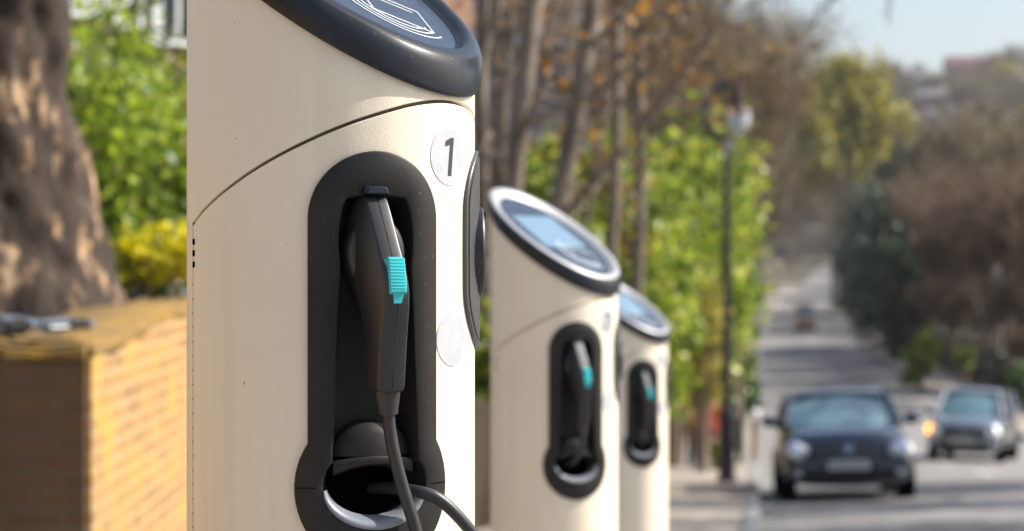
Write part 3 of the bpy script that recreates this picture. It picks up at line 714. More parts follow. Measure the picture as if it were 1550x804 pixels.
def house(label, x0, x1, y, depth, zb, hz, brick, seed, windows, group=None, roofh=2.5, roofmat=None, name='house', rz=0.0):
    t = thing(name, label, 'house', ((x0 + x1)/2, y, zb), rz, group); hw = (x1 - x0)/2
    b = MB(); b.box((-hw, 0, 0), (hw, depth, hz)); b.build('wall', brick, t, smooth=0)
    b = MB(); e = .3
    b.loft([[Vector((-hw - e, -e, hz + .01)), Vector((-hw - e, depth + e, hz + .01)), Vector((-hw - e, depth/2, hz + roofh))], [Vector((hw + e, -e, hz + .01)), Vector((hw + e, depth + e, hz + .01)), Vector((hw + e, depth/2, hz + roofh))]])
    rf = b.build('roof', roofmat or M['roof'], t, smooth=0)
    b = MB(); b.box((hw*.5, depth*.4, hz + roofh*.5), (hw*.5 + .8, depth*.4 + .8, hz + roofh + 1)); b.build('chimney', brick, rf, smooth=0)
    for (wx, wz, ww, wh) in windows:
        b = MB(); fw = .09
        b.box((wx - ww/2, -.06, wz), (wx - ww/2 + fw, .02, wz + wh)); b.box((wx + ww/2 - fw, -.06, wz), (wx + ww/2, .02, wz + wh))
        b.box((wx - ww/2 + fw, -.058, wz + wh - fw), (wx + ww/2 - fw, .02, wz + wh)); b.box((wx - ww/2 + fw, -.05, wz + wh*.5 - .04), (wx + ww/2 - fw, .02, wz + wh*.5 + .04)); b.box((wx - .03, -.052, wz + .07), (wx + .03, .02, wz + wh - .1))
        b.box((wx - ww/2 - .08, -.14, wz - .09), (wx + ww/2 + .08, .02, wz - .002))
        f = b.build('window', M['render_white'], t, smooth=0)
        b = MB(); b.box((wx - ww/2 + fw, -.03, wz), (wx + ww/2 - fw, -.01, wz + wh - fw)); b.build('pane', M['window'], f, smooth=0)
    return t
HY = 30.0
hx = lambda px: (px - 775)/F*HY
hzb = gz(HY); HA = R(38); HO = hx(262); hc, hs = math.cos(HA), math.sin(HA)
def hs_(px): k = (px - 775)/F; return (k*HY - HO)/(hc - k*hs)
def hwin(px, py, wpx, hpx):
    a = hs_(px); dd = HY + a*hs; return (a, (402 - py)/F*dd - hzb, wpx/F*dd/hc, hpx/F*dd)
house('red brick house with white sash windows behind the green hedge on the left', HO - 5.6, HO + 5.6, HY, 7, hzb, 8.5, M['house_brick'], 1,
      [hwin(268, 62, 58, 190), hwin(212, 52, 42, 190), hwin(160, 25, 34, 170), hwin(116, 18, 30, 170)], rz=HA)

# ------------------------------------------------------------------ middle: trunks, fence, shrubs
def trunk_tree(px0, py0, px1, py1, d, wpx, label, seed, bark='bark', buds=0, group='slender tree trunks above the green shrubs'):
    t = thing('slender_tree', label, 'tree', (0, 0, 0), 0, group)
    q = random.Random(seed); top = P(px1, py1, d); bot = P(px0, py0, d); dirv = (top - bot).normalized()
    gzv = ground(bot.x, d); k = (bot.z - gzv + .2)/dirv.z; base = bot - dirv*k
    r = wpx/2/F*d; b = MB(); H = 7.5 + q.uniform(0, 2); L = []
    n = 10; pts = []
    for i in range(n + 1):
        s = i/n; p = base + dirv*(H*s/dirv.z); p += Vector((math.sin(s*9 + seed)*.05, 0, 0)); pts.append(p)
    rads = [r*(1.12 - .55*i/n) for i in range(n + 1)]
    trunk_mesh(b, pts, rads, 12, .05, seed)
    tw = []
    for k in range(16):
        s = q.uniform(.35, .98); i = s*n; i0 = int(i); p = pts[i0].lerp(pts[min(i0+1, n)], i - i0); a = q.uniform(0, 6.28); ln = q.uniform(.8, 2.2)
        e = p + Vector((math.cos(a)*ln, math.sin(a)*ln, ln*q.uniform(.5, 1.2))); mid = p.lerp(e, .5) + Vector((0, 0, -.1))
        b.tube([p, mid, e], [r*.35, r*.22, r*.07], 6)
        for _ in range(4):
            s2 = q.uniform(.3, 1); p2 = p.lerp(e, s2); e2 = p2 + Vector((q.uniform(-.6, .6), q.uniform(-.6, .6), q.uniform(.1, .7))); b.tube([p2, p2.lerp(e2, .5), e2], [r*.09, r*.06, r*.02], 4)
            tw.append(e2); tw.append(p2)
    b.build('trunk', M[bark], t, smooth=60)
    if buds:
        g = np.random.default_rng(seed); P0 = np.array([tuple(v) for v in tw]); idx = g.integers(0, len(tw), buds)
        cen = P0[idx] + g.normal(size=(buds, 3))*.16; a = g.normal(size=(buds, 3))*.035; c2 = g.normal(size=(buds, 3))*.025
        V = np.stack([cen - a, cen - c2, cen + a, cen + c2], 1).reshape(-1, 3); quads_obj('foliage', V, M['bud'], t)
    return t
TT = [(733, 300, 736, 0, 19, 26, 'thick brown trunk touching the right edge of the first post', 31, 0), (764, 300, 768, 0, 20, 17, 'thin pale trunk second to the right of the first post', 32, 0),
      (782, 300, 804, 0, 18.5, 34, 'broad dark trunk leaning right above the second post', 33, 150), (848, 300, 890, 0, 19.5, 33, 'leaning trunk in the middle, growing up to the right', 34, 170),
      (925, 300, 930, 0, 20, 18, 'straight trunk between the leaning trunk and the orange budded trunk', 35, 120), (966, 240, 975, 0, 22, 19, 'slim upright trunk with orange buds, rightmost of the group', 36, 380),
      (868, 300, 862, 0, 26, 14, 'thin dark trunk further back in the middle', 37, 120), (905, 260, 945, 0, 27, 12, 'thin trunk further back, leaning right towards the orange buds', 38, 300), (750, 300, 747, 0, 22, 16, 'slim trunk in the gap between first and second trunks', 39, 0)]
for a in TT: trunk_tree(*a[:8], buds=a[8])
# slate-grey house far behind the trunks
gx0, gx1 = (700 - 775)/F*46, (895 - 775)/F*46
house('grey blue house behind the tree trunks, above the second post', gx0, gx1, 46, 7, ground(0, 46), 9.5, mat('grey_blue_render', (.16, .18, .22), .8, col2=(.22, .24, .28), nscale=2), 2,
      [(.35, 6.0, .8, 1.5), (-.9, 6.0, .7, 1.5), (.4, 3.2, .8, 1.4)])

# picket fence at the garden boundary
fb = MB(); rails = MB()
fence = thing('garden_fence', 'weathered brown wooden fence along the pavement behind the posts', 'fence', (0, 0, 0))
xf = lambda d: xk(d) - 2.15
d = 14.0; q = random.Random(5)
while d < 52:
    x, z = xf(d), gz(d) + .08; h = 1.0 + q.uniform(-.03, .03); fb.box((x - .012, d, z), (x + .012, d + .10, z + h)); d += .14
fb.build('palings', M['timber'], fence, smooth=0)
rails.tube([(xf(14) + .03, 14, gz(14) + .85), (xf(52) + .03, 52, gz(52) + .9)], .03, 4) if False else None
pd = 14.0
while pd < 52:
    b = MB(); x, z = xf(pd) - .07, gz(pd); b.box((x - .05, pd - .05, z), (x + .05, pd + .05, z + 1.15)); b.build('fence_post', M['timber'], fence, smooth=0)
    for zz in (.3, .8):
        b = MB(); p2 = pd + 2.5; b.loft([[Vector((xf(pd) - .045 + a, pd, gz(pd) + zz + c)) for a, c in ((-.02, 0), (.02, 0), (.02, .08), (-.02, .08))], [Vector((xf(p2) - .045 + a, p2, gz(p2) + zz + c)) for a, c in ((-.02, 0), (.02, 0), (.02, .08), (-.02, .08))]]); b.build('rail', M['timber'], fence, smooth=0)
    pd += 2.5

SG = 'bright spring green shrubs and small trees beside the pavement'
GL = [(733, 16.5, 1.95, (.45, .5, .8), 'low green shrub in the gap right of the first post', 7000, .045),
      (825, 26, 5.0, (.9, 1.1, 1.7), 'spring green tree rising between the two leaning trunks', 9000, .06),
      (900, 30, 5.6, (1.6, 1.4, 2.3), 'spring green shrub above the second post display', 12000, .07),
      (965, 34, 6.2, (1.5, 1.4, 2.7), 'spring green shrub above the farthest post', 12000, .07),
      (1020, 42, 7.6, (1.8, 1.6, 3.2), 'tall bright green shrub just left of the lamp post', 15000, .085),
      (1068, 50, 8.7, (1.35, 1.6, 3.9), 'tall bright green tree directly behind the lamp post', 9000, .10),
      (1098, 60, 7.2, (.8, 1.5, 2.9), 'narrow bright green tree just right of the lamp post', 4500, .11),
      (985, 45, 4.6, (2.2, 1.6, 2.0), 'low green shrub beside the farthest post', 9000, .08)]
for i, (px, d, h, rad, lab, n, sz) in enumerate(GL):
    n = int(n*.62); sz *= 1.2
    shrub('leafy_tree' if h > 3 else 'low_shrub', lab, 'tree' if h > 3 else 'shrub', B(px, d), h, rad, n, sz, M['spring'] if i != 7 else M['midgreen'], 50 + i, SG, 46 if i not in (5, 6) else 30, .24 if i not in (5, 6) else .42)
shrub('yellow_shrub', 'pale yellow leaved shrub left of the lamp post', 'shrub', B(1062, 37.5), 3.7, (.62, .5, 1.2), 6500, .07, M['creamleaf'], 70, clumps=22, cr=.3)
shrub('yellow_shrub', 'pale yellow leaved shrub just right of the lamp post', 'shrub', B(1118, 52), 5.1, (.32, .5, 1.3), 3000, .09, M['creamleaf'], 71, clumps=10, cr=.3)
shrub('red_flowers', 'red flowering bush at the foot of the green hedge, left of the lamp post', 'bush', B(1067, 38.5), 1.85, (.28, .3, .55), 4200, .06, M['redbloom'], 72, clumps=12, cr=.4)
shrub('low_plant', 'vivid green low plant under the red flowers', 'plant', B(1086, 40), .95, (.42, .3, .4), 1600, .05, M['spring'], 73, clumps=10)
shrub('orange_flowers', 'small clump of orange yellow flowers by the lamp post', 'flowers', B(1090, 39), 1.45, (.12, .2, .25), 1400, .05, M['bud'], 74, clumps=6)
shrub('low_shrub', 'green low shrub at the hedge foot right of the lamp post', 'shrub', B(1124, 66), 3.0, (.6, 1, 1.3), 3000, .09, M['midgreen'], 75, SG, 14)

# ------------------------------------------------------------------ street lamp, bollards
def lamp(px, d, label, scale=1.0, arm=-1, rz=0):
    base = B(px, d, .13); t = thing('street_lamp', label, 'street lamp', base, rz)
    b = MB(); b.lathe([(.17, 0), (.17, .08), (.13, .12), (.12, .95), (.14, 1.0), (.14, 1.06), (.085, 1.14), (.07, 1.3), (.06, 3.0), (.055, 5.0), (.05, 5.15)], 16); pole = b.build('pole', M['lamp_black'], t, smooth=40)
    b = MB(); b.lathe([(.05, 5.12), (.085, 5.16), (.1, 5.23), (.085, 5.30), (.03, 5.34), (.03, 5.36)], 16); b.build('collar', M['lantern'] if False else M['steel'], t)
    b = MB(); pts = []
    cx, cz = .13, 5.74; rr = .47       # hooked swan neck: bulges to the left, ends over the lantern
    for i in range(19):
        a = R(-112 - 158*i/18); pts.append(Vector((cx + rr*math.cos(a)*.98, 0, cz + rr*math.sin(a))))
    b.tube([Vector((0, 0, 5.3))] + pts, .058, 8); b.build('swan_neck', M['lamp_black'], t, smooth=60)
    lx, lz = pts[-1].x + .04, pts[-1].z
    b = MB(); m = Matrix.Translation((lx, 0, 0)); b.lathe([(.02, lz + .14), (.05, lz + .12), (.045, lz + .02), (.08, lz - .12), (.09, lz - .34), (.20, lz - .42), (.23, lz - .47), (.21, lz - .48)], 20, m); ln = b.build('lantern', M['copper'], t, smooth=40)
    b = MB(); b.lathe([(.19, lz - .481), (.20, lz - .52), (.17, lz - .66), (.10, lz - .78), (.02, lz - .83)], 20, m); b.build('glass_bowl', M['lantern'], ln, smooth=60)
    return t
lamp(1100, 31, 'old black street lamp with swan neck and glass bowl, on the near pavement')
l2 = lamp(1500, 88, 'distant black street lamp among the brown trees at far right')
l2.location = (23.0 + (1500 - 1500)/F*88 - 1.9, 88, ground(21, 88) + .05)

def bollard(px, d, h, label, white=False):
    t = thing('bollard', label, 'bollard', B(px, d, .14)); b = MB()
    b.lathe([(.12, 0), (.12, .06), (.085, .1), (.075, h*.75), (.10, h*.78), (.10, h*.82), (.07, h*.86), (.08, h*.95), (.04, h), (.005, h + .01)], 16); b.build('shaft', M['lamp_black'] if not white else M['timber'], t, smooth=40)
    if white: b = MB(); b.lathe([(.0, h + .0), (.10, h + .05), (.12, h + .13), (.09, h + .2), (.02, h + .23)], 16); b.build('cap', M['render_white'], t, smooth=60)
    return t
bollard(1121, 45, 1.05, 'black bollard standing just right of the lamp post')
bollard(1143, 47, 1.0, 'brown bollard with a white round cap near the kerb', True)
bollard(1046, 42, 1.2, 'dark post by the fence left of the red flowers')

# ------------------------------------------------------------------ cars
def carpaint(name, c): 
    return mat(name, c, .28, .35, coat=1.0)
def lerp_table(y, tab): return [float(np.interp(y, [r[0] for r in tab], [r[i] for r in tab])) for i in range(1, len(tab[0]))]
def make_car(name, label, cat, loc, yaw, roll, pitch, paint, spec, indicator=False, group=None, plate=True, emblem=True):
    Wd, Ln, Ht, hood, scuttle, base_y, roof0, roof1 = spec   # half width, length, height, bonnet height front, scuttle height, windscreen base, roof start, roof end
    t = thing(name, label, cat, loc, 0, group); t.rotation_euler = (pitch, roll, yaw)
    # front faces -Y, front bumper at y=0
    b = MB(); rings = []
    st = [(.0, .30, hood*.72, .80), (.03, .22, hood*.86, .90), (.12, .19, hood*.97, .965), (.35, .18, hood*1.03, .99), (base_y*.75, .18, scuttle*.97, 1.0), (base_y, .18, scuttle, 1.0),
          (Ln*.5, .18, scuttle + .02, 1.0), (Ln*.8, .19, scuttle + .04, .99), (Ln*.93, .22, scuttle + .03, .96), (Ln*.99, .28, scuttle - .02, .90), (Ln, .34, scuttle*.85, .82)]
    for y, zb_, zt, wf in st:
        W_ = Wd*wf; hh = zt - zb_
        hf = [(-W_*.82, zb_), (-W_*.97, zb_ + hh*.12), (-W_, zb_ + hh*.42), (-W_*.985, zb_ + hh*.70), (-W_*.93, zb_ + hh*.90), (-W_*.78, zt - hh*.005), (-W_*.4, zt + .02), (0, zt + .028)]
        pr = hf + [(-a, z) for a, z in reversed(hf[:-1])]
        rings.append([Vector((a, y + (abs(a)/Wd)**3*.16*(1 if y < .2 else 0), z)) for a, z in pr])
    b.loft(rings); b.f = [tuple(reversed(f)) for f in b.f]; body = b.build('body', paint, t, smooth=40, sub=1)
    # greenhouse: roof with pillars
    gw = lambda z: Wd*(.90 - .20*(z - scuttle)/(Ht - scuttle))
    b = MB(); rr = []
    for y, z in ((roof0 - .05, Ht - .05), (roof0 + .1, Ht - .01), ((roof0 + roof1)/2, Ht), (roof1 - .1, Ht - .03), (roof1 + .02, Ht - .08)):
        W_ = gw(Ht - .05); rr.append([Vector((x*W_, y, z - zz)) for x, zz in ((-1.0, .07), (-.97, .03), (-.85, .0), (0, -.02), (.85, 0), (.97, .03), (1.0, .07), (0.9, .08), (-.9, .08))])
    b.loft(rr); rf = b.build('roof', paint, t, smooth=40)
    def pil(p, q, w_=.035):
        b = MB(); b.tube([p, (Vector(p) + Vector(q))/2 + Vector((0, 0, .015)), q], [w_*1.2, w_, w_], 8); b.build('pillar', paint, t, smooth=60)
    zs = scuttle + .0
    for s in (-1, 1):
        pil(Vector((s*gw(zs)*.99, base_y + .02, zs)), Vector((s*gw(Ht - .08), roof0, Ht - .07)))
        pil(Vector((s*gw(zs), Ln*.56, zs)), Vector((s*gw(Ht - .08), Ln*.54, Ht - .06)))
        pil(Vector((s*gw(zs), Ln*.94, zs)), Vector((s*gw(Ht - .08), roof1, Ht - .09)), .06)
        b = MB(); ym = Ln*.5; a0 = [Vector((s*(gw(zs) - .01), base_y + .15, zs - .02)), Vector((s*(gw(zs) - .01), Ln*.93, zs - .02)), Vector((s*(gw(Ht) + .005), roof1 - .05, Ht - .1)), Vector((s*(gw(Ht) + .005), roof0 + .1, Ht - .1))]
        b.add(a0, [(0, 1, 2, 3)]); b.build('side_window', M['window'], t, smooth=0)
    b = MB(); rows = []
    for k in range(7):
        f = k/6; y = base_y + (roof0 - base_y)*f; z = scuttle - .01 + (Ht - .055 - scuttle)*f + .03*math.sin(f*3.14); W_ = (Wd*.89)*(1 - f) + gw(Ht - .05)*.97*f
        rows.append([Vector((x*W_, y + .14*(abs(x)**2), z)) for x in (-1, -.75, -.4, 0, .4, .75, 1)])
    b.loft(rows, False, False, closed=False); b.build('windscreen', M['windscreen'], t, smooth=60)
    b = MB(); rows = [[Vector((x*Wd*.85, Ln*.97, scuttle)) for x in (-1, 1)], [Vector((x*Wd*.66, roof1 + .01, Ht - .1)) for x in (-1, 1)]]; b.loft(rows, False, False, closed=False); b.build('rear_window', M['window'], t, smooth=0)
    # seats and dashboard silhouettes through the glass
    for s in (-1, 1):
        b = MB(); b.box((s*.36 - .22, base_y + 1.0, .5), (s*.36 + .22, base_y + 1.12, 1.08)); b.box((s*.36 - .11, base_y + 1.0, 1.1), (s*.36 + .11, base_y + 1.09, 1.28)); b.build('seat', M['black'], t, smooth=0, bevel=.04)
    # grille, bumper intake, plate
    b = MB(); gz0, gz1 = hood*.60, hood*.84
    b.loft([[Vector((x*Wd*.52, -.012 + .05*abs(x)**3, gz0)) for x in (-1, -.5, 0, .5, 1)], [Vector((x*Wd*.60, .02 + .05*abs(x)**3, gz1)) for x in (-1, -.5, 0, .5, 1)]], False, False, closed=False)
    gr = b.build('grille', M['black'], t, smooth=30)
    for k in range(4):
        b = MB(); z = gz0 + .02 + (gz1 - gz0 - .04)*k/3; b.tube([(-Wd*.5, .03, z), (0, -.018, z), (Wd*.5, .03, z)], .008, 6); b.build('grille_bar', M['steel'], gr)
    b = MB(); b.loft([[Vector((x*Wd*.80, -.015 + .09*abs(x)**3, .27)) for x in (-1, -.5, 0, .5, 1)], [Vector((x*Wd*.84, -.03 + .09*abs(x)**3, .27 + .15)) for x in (-1, -.5, 0, .5, 1)]], False, False, closed=False); b.build('lower_intake', M['black'], t)
    if plate:
        pz = hood*.53; b = MB(); b.box((-.26, -.060, pz - .06), (.26, -.045, pz + .06)); pl_ = b.build('number_plate', M['plate'], t, smooth=0)
        b = MB()
        for k in range(7):
            x0 = -.215 + k*.058 + (.03 if k > 3 else 0); b.box((x0, -.0625, pz - .036), (x0 + .014, -.0602, pz + .036)); b.box((x0 + .016, -.0625, pz + (.020 if k % 2 else -.036)), (x0 + .036, -.0602, pz + (.036 if k % 2 else -.020)))
        b.build('plate_lettering', M['ink'], pl_, smooth=0)
    if emblem:
        ez = hood*.75; b = MB(); mr = Matrix.Translation((0, -.045, ez)) @ Matrix.Rotation(R(80), 4, 'X')
        b.lathe([(.062, -.01), (.068, 0), (.062, .010), (.055, 0), (.055, -.01)], 28, mr, False); em = b.build('emblem', M['chrome'], t)
        b = MB(); b.lathe([(.055, -.012), (.055, -.004)], 24, mr); b.build('emblem_disc', M['emblem_blue'], em)
        b = MB()
        if emblem == 'vw':
            f = lambda p: mr @ Vector((p[0], p[1], .006))
            stroke(b, [(-.028, .045), (-.006, .006), (0, .002), (.006, .006), (.028, .045)], .011, f)
            stroke(b, [(-.049, .022), (-.024, -.042), (-.002, -.002), (.002, -.002), (.024, -.042), (.049, .022)], .011, f)
        else:
            f = lambda p: mr @ Vector((p[0], p[1], .006)); stroke(b, [(-.04, 0), (0, .02), (.04, 0)], .012, f); stroke(b, [(0, -.04), (0, .04)], .012, f)
        b.build('emblem_lines', M['chrome'], em)
    # headlights
    for s in (-1, 1):
        b = MB(); rings = []
        for k, (sc_, dy) in enumerate(((1.0, .05), (1.0, -.012), (.92, -.035), (.6, -.05), (.15, -.056))):
            ring = []
            for i in range(20):
                a = 2*math.pi*i/20; ex = math.copysign(abs(math.cos(a))**.7, math.cos(a)); ez = math.copysign(abs(math.sin(a))**.8, math.sin(a))
                x = s*(Wd*.76) + ex*.165*sc_; z = hood*.755 + ez*.095*sc_ + s*ex*.012
                y = .03 + (abs(x)/Wd)**4*.20 + dy + (z - hood*.755)*.45; ring.append(Vector((x, y, z)))
            rings.append(ring)
        b.loft(rings); hl = b.build('headlight', M['headlight'], t, smooth=50)
        for q_, rr2 in ((-.055, .058), (.06, .05)):
            b = MB(); m = Matrix.Translation((s*Wd*.76 + q_, -.035 + (abs(s*Wd*.76 + q_)/Wd)**4*.19, hood*.76)) @ Matrix.Rotation(R(90), 4, 'X'); b.lathe([(rr2, -.02), (rr2, .004), (rr2*.8, .014), (rr2*.3, .024), (.004, .026)], 16, m); b.build('reflector', M['chrome'], hl, smooth=60)
        b = MB(); m = Matrix.Translation((s*Wd*.80, .07 + .08, hood*.70)) @ Vector((.573, -.659, .488)).to_track_quat('Z', 'Y').to_matrix().to_4x4()  # added chrome cap, tilted to throw a sun glint
        for (qx, rr2) in ((0, .17),): b.lathe([(rr2*math.sin(R(a)), rr2*math.cos(R(a))) for a in (62, 48, 34, 20, 8, 1)], 20, m)
        b.build('reflector', M['chrome'], hl, smooth=60)
        if indicator and s == -1:
            b = MB(); m = Matrix.Translation((s*Wd*.88, -.03 + .11, hood*.78)) @ Matrix.Rotation(R(90), 4, 'X'); b.lathe([(.10, -.05), (.10, .02), (.07, .05), (.01, .06)], 20, m); b.build('indicator', M['amber_lit'], hl, smooth=60)
        # fog lamp
        b = MB(); m = Matrix.Translation((s*Wd*.74, .012, .36)) @ Matrix.Rotation(R(90), 4, 'X'); b.lathe([(.05, -.03), (.05, .02), (.03, .035), (.004, .038)], 14, m); b.build('fog_lamp', M['headlight'], t, smooth=60)
        # mirror
        b = MB(); x0 = s*(Wd + .09); b.lathe([(.02, -.05), (.065, -.045), (.085, 0), (.07, .045), (.02, .06)], 14, Matrix.Translation((x0, base_y + .35, scuttle + .07)) @ Matrix.Rotation(R(90), 4, 'X') @ Matrix.Diagonal((1.35, .95, 1.4, 1))); mi = b.build('mirror', paint, t, smooth=60)
        b = MB(); b.tube([(s*Wd*.93, base_y + .36, scuttle + .0), (x0, base_y + .35, scuttle + .04)], .025, 6); b.build('mirror_arm', M['black'], mi)
        for wy in (Ln*.19, Ln*.79):
            b = MB(); m = Matrix.Translation((s*(Wd - .11), wy, .315)) @ Matrix.Rotation(R(90), 4, 'Y')
            b.lathe([(.19, -.105), (.29, -.105), (.312, -.085), (.315, 0), (.312, .085), (.29, .105), (.19, .105)], 32, m, False); wh = b.build('wheel', M['rubber'], t, smooth=40)
            b = MB(); b.lathe([(.195, -.09), (.19, -.06), (.05, -.05), (.001, -.055)], 20, m, False); b.lathe([(.195, .09), (.19, .06), (.05, .075), (.001, .08)], 20, m, False)
            for k in range(5):
                b.box((-.19, -.022, s*.075 - .008), (-.03, .022, s*.075 + .008), m @ Matrix.Rotation(2*math.pi*k/5, 4, 'Z'))
            b.build('rim', M['steel'], wh, smooth=30)
            b = MB(); b.lathe([(.35, -.11), (.35, .115 if s > 0 else .11)], 28, m @ Matrix.Translation((0, 0, s*.008))); b.build('wheel_arch', M['hole'], body, smooth=30)
    return t
M['chrome'] = mat('chrome', (.85, .86, .88), .06, 1.0)
M['headlight'] = mat('headlight_glass', (.42, .46, .50), .07, .55, coat=1)
t_ = NT('amber_lit'); t_.b.inputs['Base Color'].default_value = (.9, .3, .02, 1); t_.b.inputs['Emission Color'].default_value = (1, .33, .02, 1); t_.b.inputs['Emission Strength'].default_value = 3.2; M['amber_lit'] = t_.m
M['emblem_blue'] = mat('emblem_blue', (.03, .06, .12), .2, coat=1)
t_ = NT('number_plate'); tc_ = t_.t.nodes.new('ShaderNodeTexCoord'); M['plate'] = t_.m
wv = t_.t.nodes.new('ShaderNodeTexBrick'); t_.b.inputs['Roughness'].default_value = .35; t_.b.inputs['Base Color'].default_value = (.55, .55, .54, 1); t_.t.nodes.remove(wv)
# opaque windscreen: sky reflection painted into the teal base, real coat on top
t_ = NT('windscreen_glass'); t_.b.inputs['Base Color'].default_value = (.13, .24, .28, 1); t_.b.inputs['Roughness'].default_value = .08
t_.b.inputs['Coat Weight'].default_value = 1; t_.b.inputs['Specular IOR Level'].default_value = 1.0; t_.b.inputs['Transmission Weight'].default_value = .0; M['windscreen'] = t_.m

cx_, cd_ = (1287 - 775)/F*25.4, 25.4
roll = -math.atan(.032)
make_car('parked_car', 'dark blue black hatchback facing us, parked against the near kerb', 'car', (cx_, cd_, gz(25.4) + .035), -math.atan(.100), roll, -math.atan(.085), carpaint('dark_navy_paint', (.028, .042, .08)),
         (.86, 4.2, 1.47, .88, .98, 1.05, 1.75, 3.75), emblem='vw')
make_car('oncoming_car', 'grey blue people carrier with a lit orange indicator, beyond the dark hatchback', 'car', ((1456 - 775)/F*46, 46, gz(46) + .10), -R(20), math.atan(.02), -math.atan(.05), carpaint('grey_blue_paint', (.17, .20, .25)),
         (.86, 4.4, 1.68, .93, 1.05, .95, 1.6, 4.2), indicator=True, emblem='bar')
fd = 175.0
make_car('distant_van', 'tiny orange brown van far off on the uphill road', 'van', ((1219 - 775)/F*fd, fd, gz(fd) + .1), -math.atan(.13), 0, 0, carpaint('orange_brown_paint', (.72, .34, .12)),
         (.95, 4.8, 2.3, 1.1, 1.25, .7, 1.1, 4.7), plate=False, emblem=False)

# ------------------------------------------------------------------ bare trees
def skeleton(seed, H, Rr, levels=3, up=.55):
    q = random.Random(seed); segs = []; tips = []
    def grow(p, d, ln, r, lv):
        n = 3; pts = [p]; dd = d.copy()
        for i in range(n):
            dd = (dd + Vector((q.uniform(-.22, .22), q.uniform(-.22, .22), q.uniform(-.05, .18)))).normalized(); pts.append(pts[-1] + dd*ln/n)
        segs.append((pts, [r*(1 - .55*i/n) for i in range(n + 1)]))
        if lv == 0: tips.append((pts[-1], dd)); tips.append((pts[-2], dd)); tips.append((pts[1], dd)); return
        for k in range(5 if lv > 1 else 4):
            s = q.uniform(.35, 1); i = min(int(s*n), n-1); b0 = pts[i].lerp(pts[i+1], s*n - i); a = q.uniform(0, 6.28); t_ = q.uniform(.5, 1.0)
            side = Vector((math.cos(a), math.sin(a), 0)); nd = (dd*(1-t_*.45) + side*t_*.8 + Vector((0, 0, up*.4))).normalized(); grow(b0, nd, ln*q.uniform(.5, .72), r*.42, lv - 1)
    tr = H*.30
    segs.append(([Vector((0, 0, -.4)), Vector((0, 0, tr*.5)), Vector((.1, 0, tr))], [H*.022, H*.018, H*.016]))
    for k in range(7):
        a = 6.28*k/7 + q.uniform(-.3, .3); sp = q.uniform(.15, 1)
        grow(Vector((0, 0, tr*q.uniform(.8, 1.1))), Vector((math.cos(a)*sp*Rr/H*2.2, math.sin(a)*sp*Rr/H*2.2, 1)).normalized(), H*q.uniform(.34, .44), H*.009, levels)
    return segs, tips
def bare_proto(name, label, seed, H, Rr, twigm, ntw, tw_len, tw_w, extra=None, levels=2, group=None):
    t = thing(name, label, 'tree', (0, 0, 0), 0, group); segs, tips = skeleton(seed, H, Rr, levels); b = MB()
    for pts, rads in segs: b.tube(pts, rads, 5, False)
    b.build('trunk', M['bark'], t, smooth=60)
    g = np.random.default_rng(seed); T = np.array([tuple(p) for p, _ in tips]); Dd = np.array([tuple(d) for _, d in tips]); idx = g.integers(0, len(T), ntw)
    p = T[idx] + g.normal(size=(ntw, 3))*H*.018; dd = Dd[idx] + g.normal(size=(ntw, 3))*.55; dd /= np.linalg.norm(dd, axis=1, keepdims=True)
    ln = tw_len*(.4 + g.random((ntw, 1))); sd = np.cross(dd, g.normal(size=(ntw, 3))); sd /= np.linalg.norm(sd, axis=1, keepdims=True); sd *= tw_w
    e = p + dd*ln; V = np.stack([p - sd, p + sd, e + sd*.3, e - sd*.3], 1).reshape(-1, 3)
    quads_obj('crown', V, M[twigm], t)
    if extra:
        m2, n2, s2 = extra; idx = g.integers(0, len(T), n2); c_ = T[idx] + g.normal(size=(n2, 3))*H*.03; a = g.normal(size=(n2, 3)); a /= np.linalg.norm(a, axis=1, keepdims=True); a *= s2; bb = g.normal(size=(n2, 3))*s2*.6
        quads_obj('leaves', np.stack([c_ - a, c_ - bb, c_ + a, c_ + bb], 1).reshape(-1, 3), M[m2], t)
    return t
def lab_copy(proto, spots, label, group, first=[None]):
    for i, (x, y, s, rz) in enumerate(spots):
        o = proto if (i == 0 and not proto.get('used')) else dup(proto, (0, 0, 0))
        if i == 0: proto['used'] = 1
        if 'used' in o and o is not proto: del o['used']
        o.location = (x, y, ground(x, y)); o.rotation_euler = (0, 0, rz); o.scale = (s*.82, s*.82, s)
        o['label'] = label; o['group'] = group
q = random.Random(21)
pa = bare_proto('bare_tree', '', 101, 15, 5, 'twig', 9000, .8, .022, ('olive', 2500, .07))
pb = bare_proto('bare_tree', '', 102, 15, 5.5, 'twig', 10000, .85, .024, None)
pc = bare_proto('bare_tree', '', 103, 13, 5, 'twig_red', 9000, .85, .03, None)
pdv = bare_proto('budding_tree', '', 104, 16, 7, 'olive', 6500, .8, .05, ('willow', 12000, .20))
pe = bare_proto('bare_tree', '', 105, 16, 6, 'twig', 9000, .95, .042, ('olive', 3500, .12))
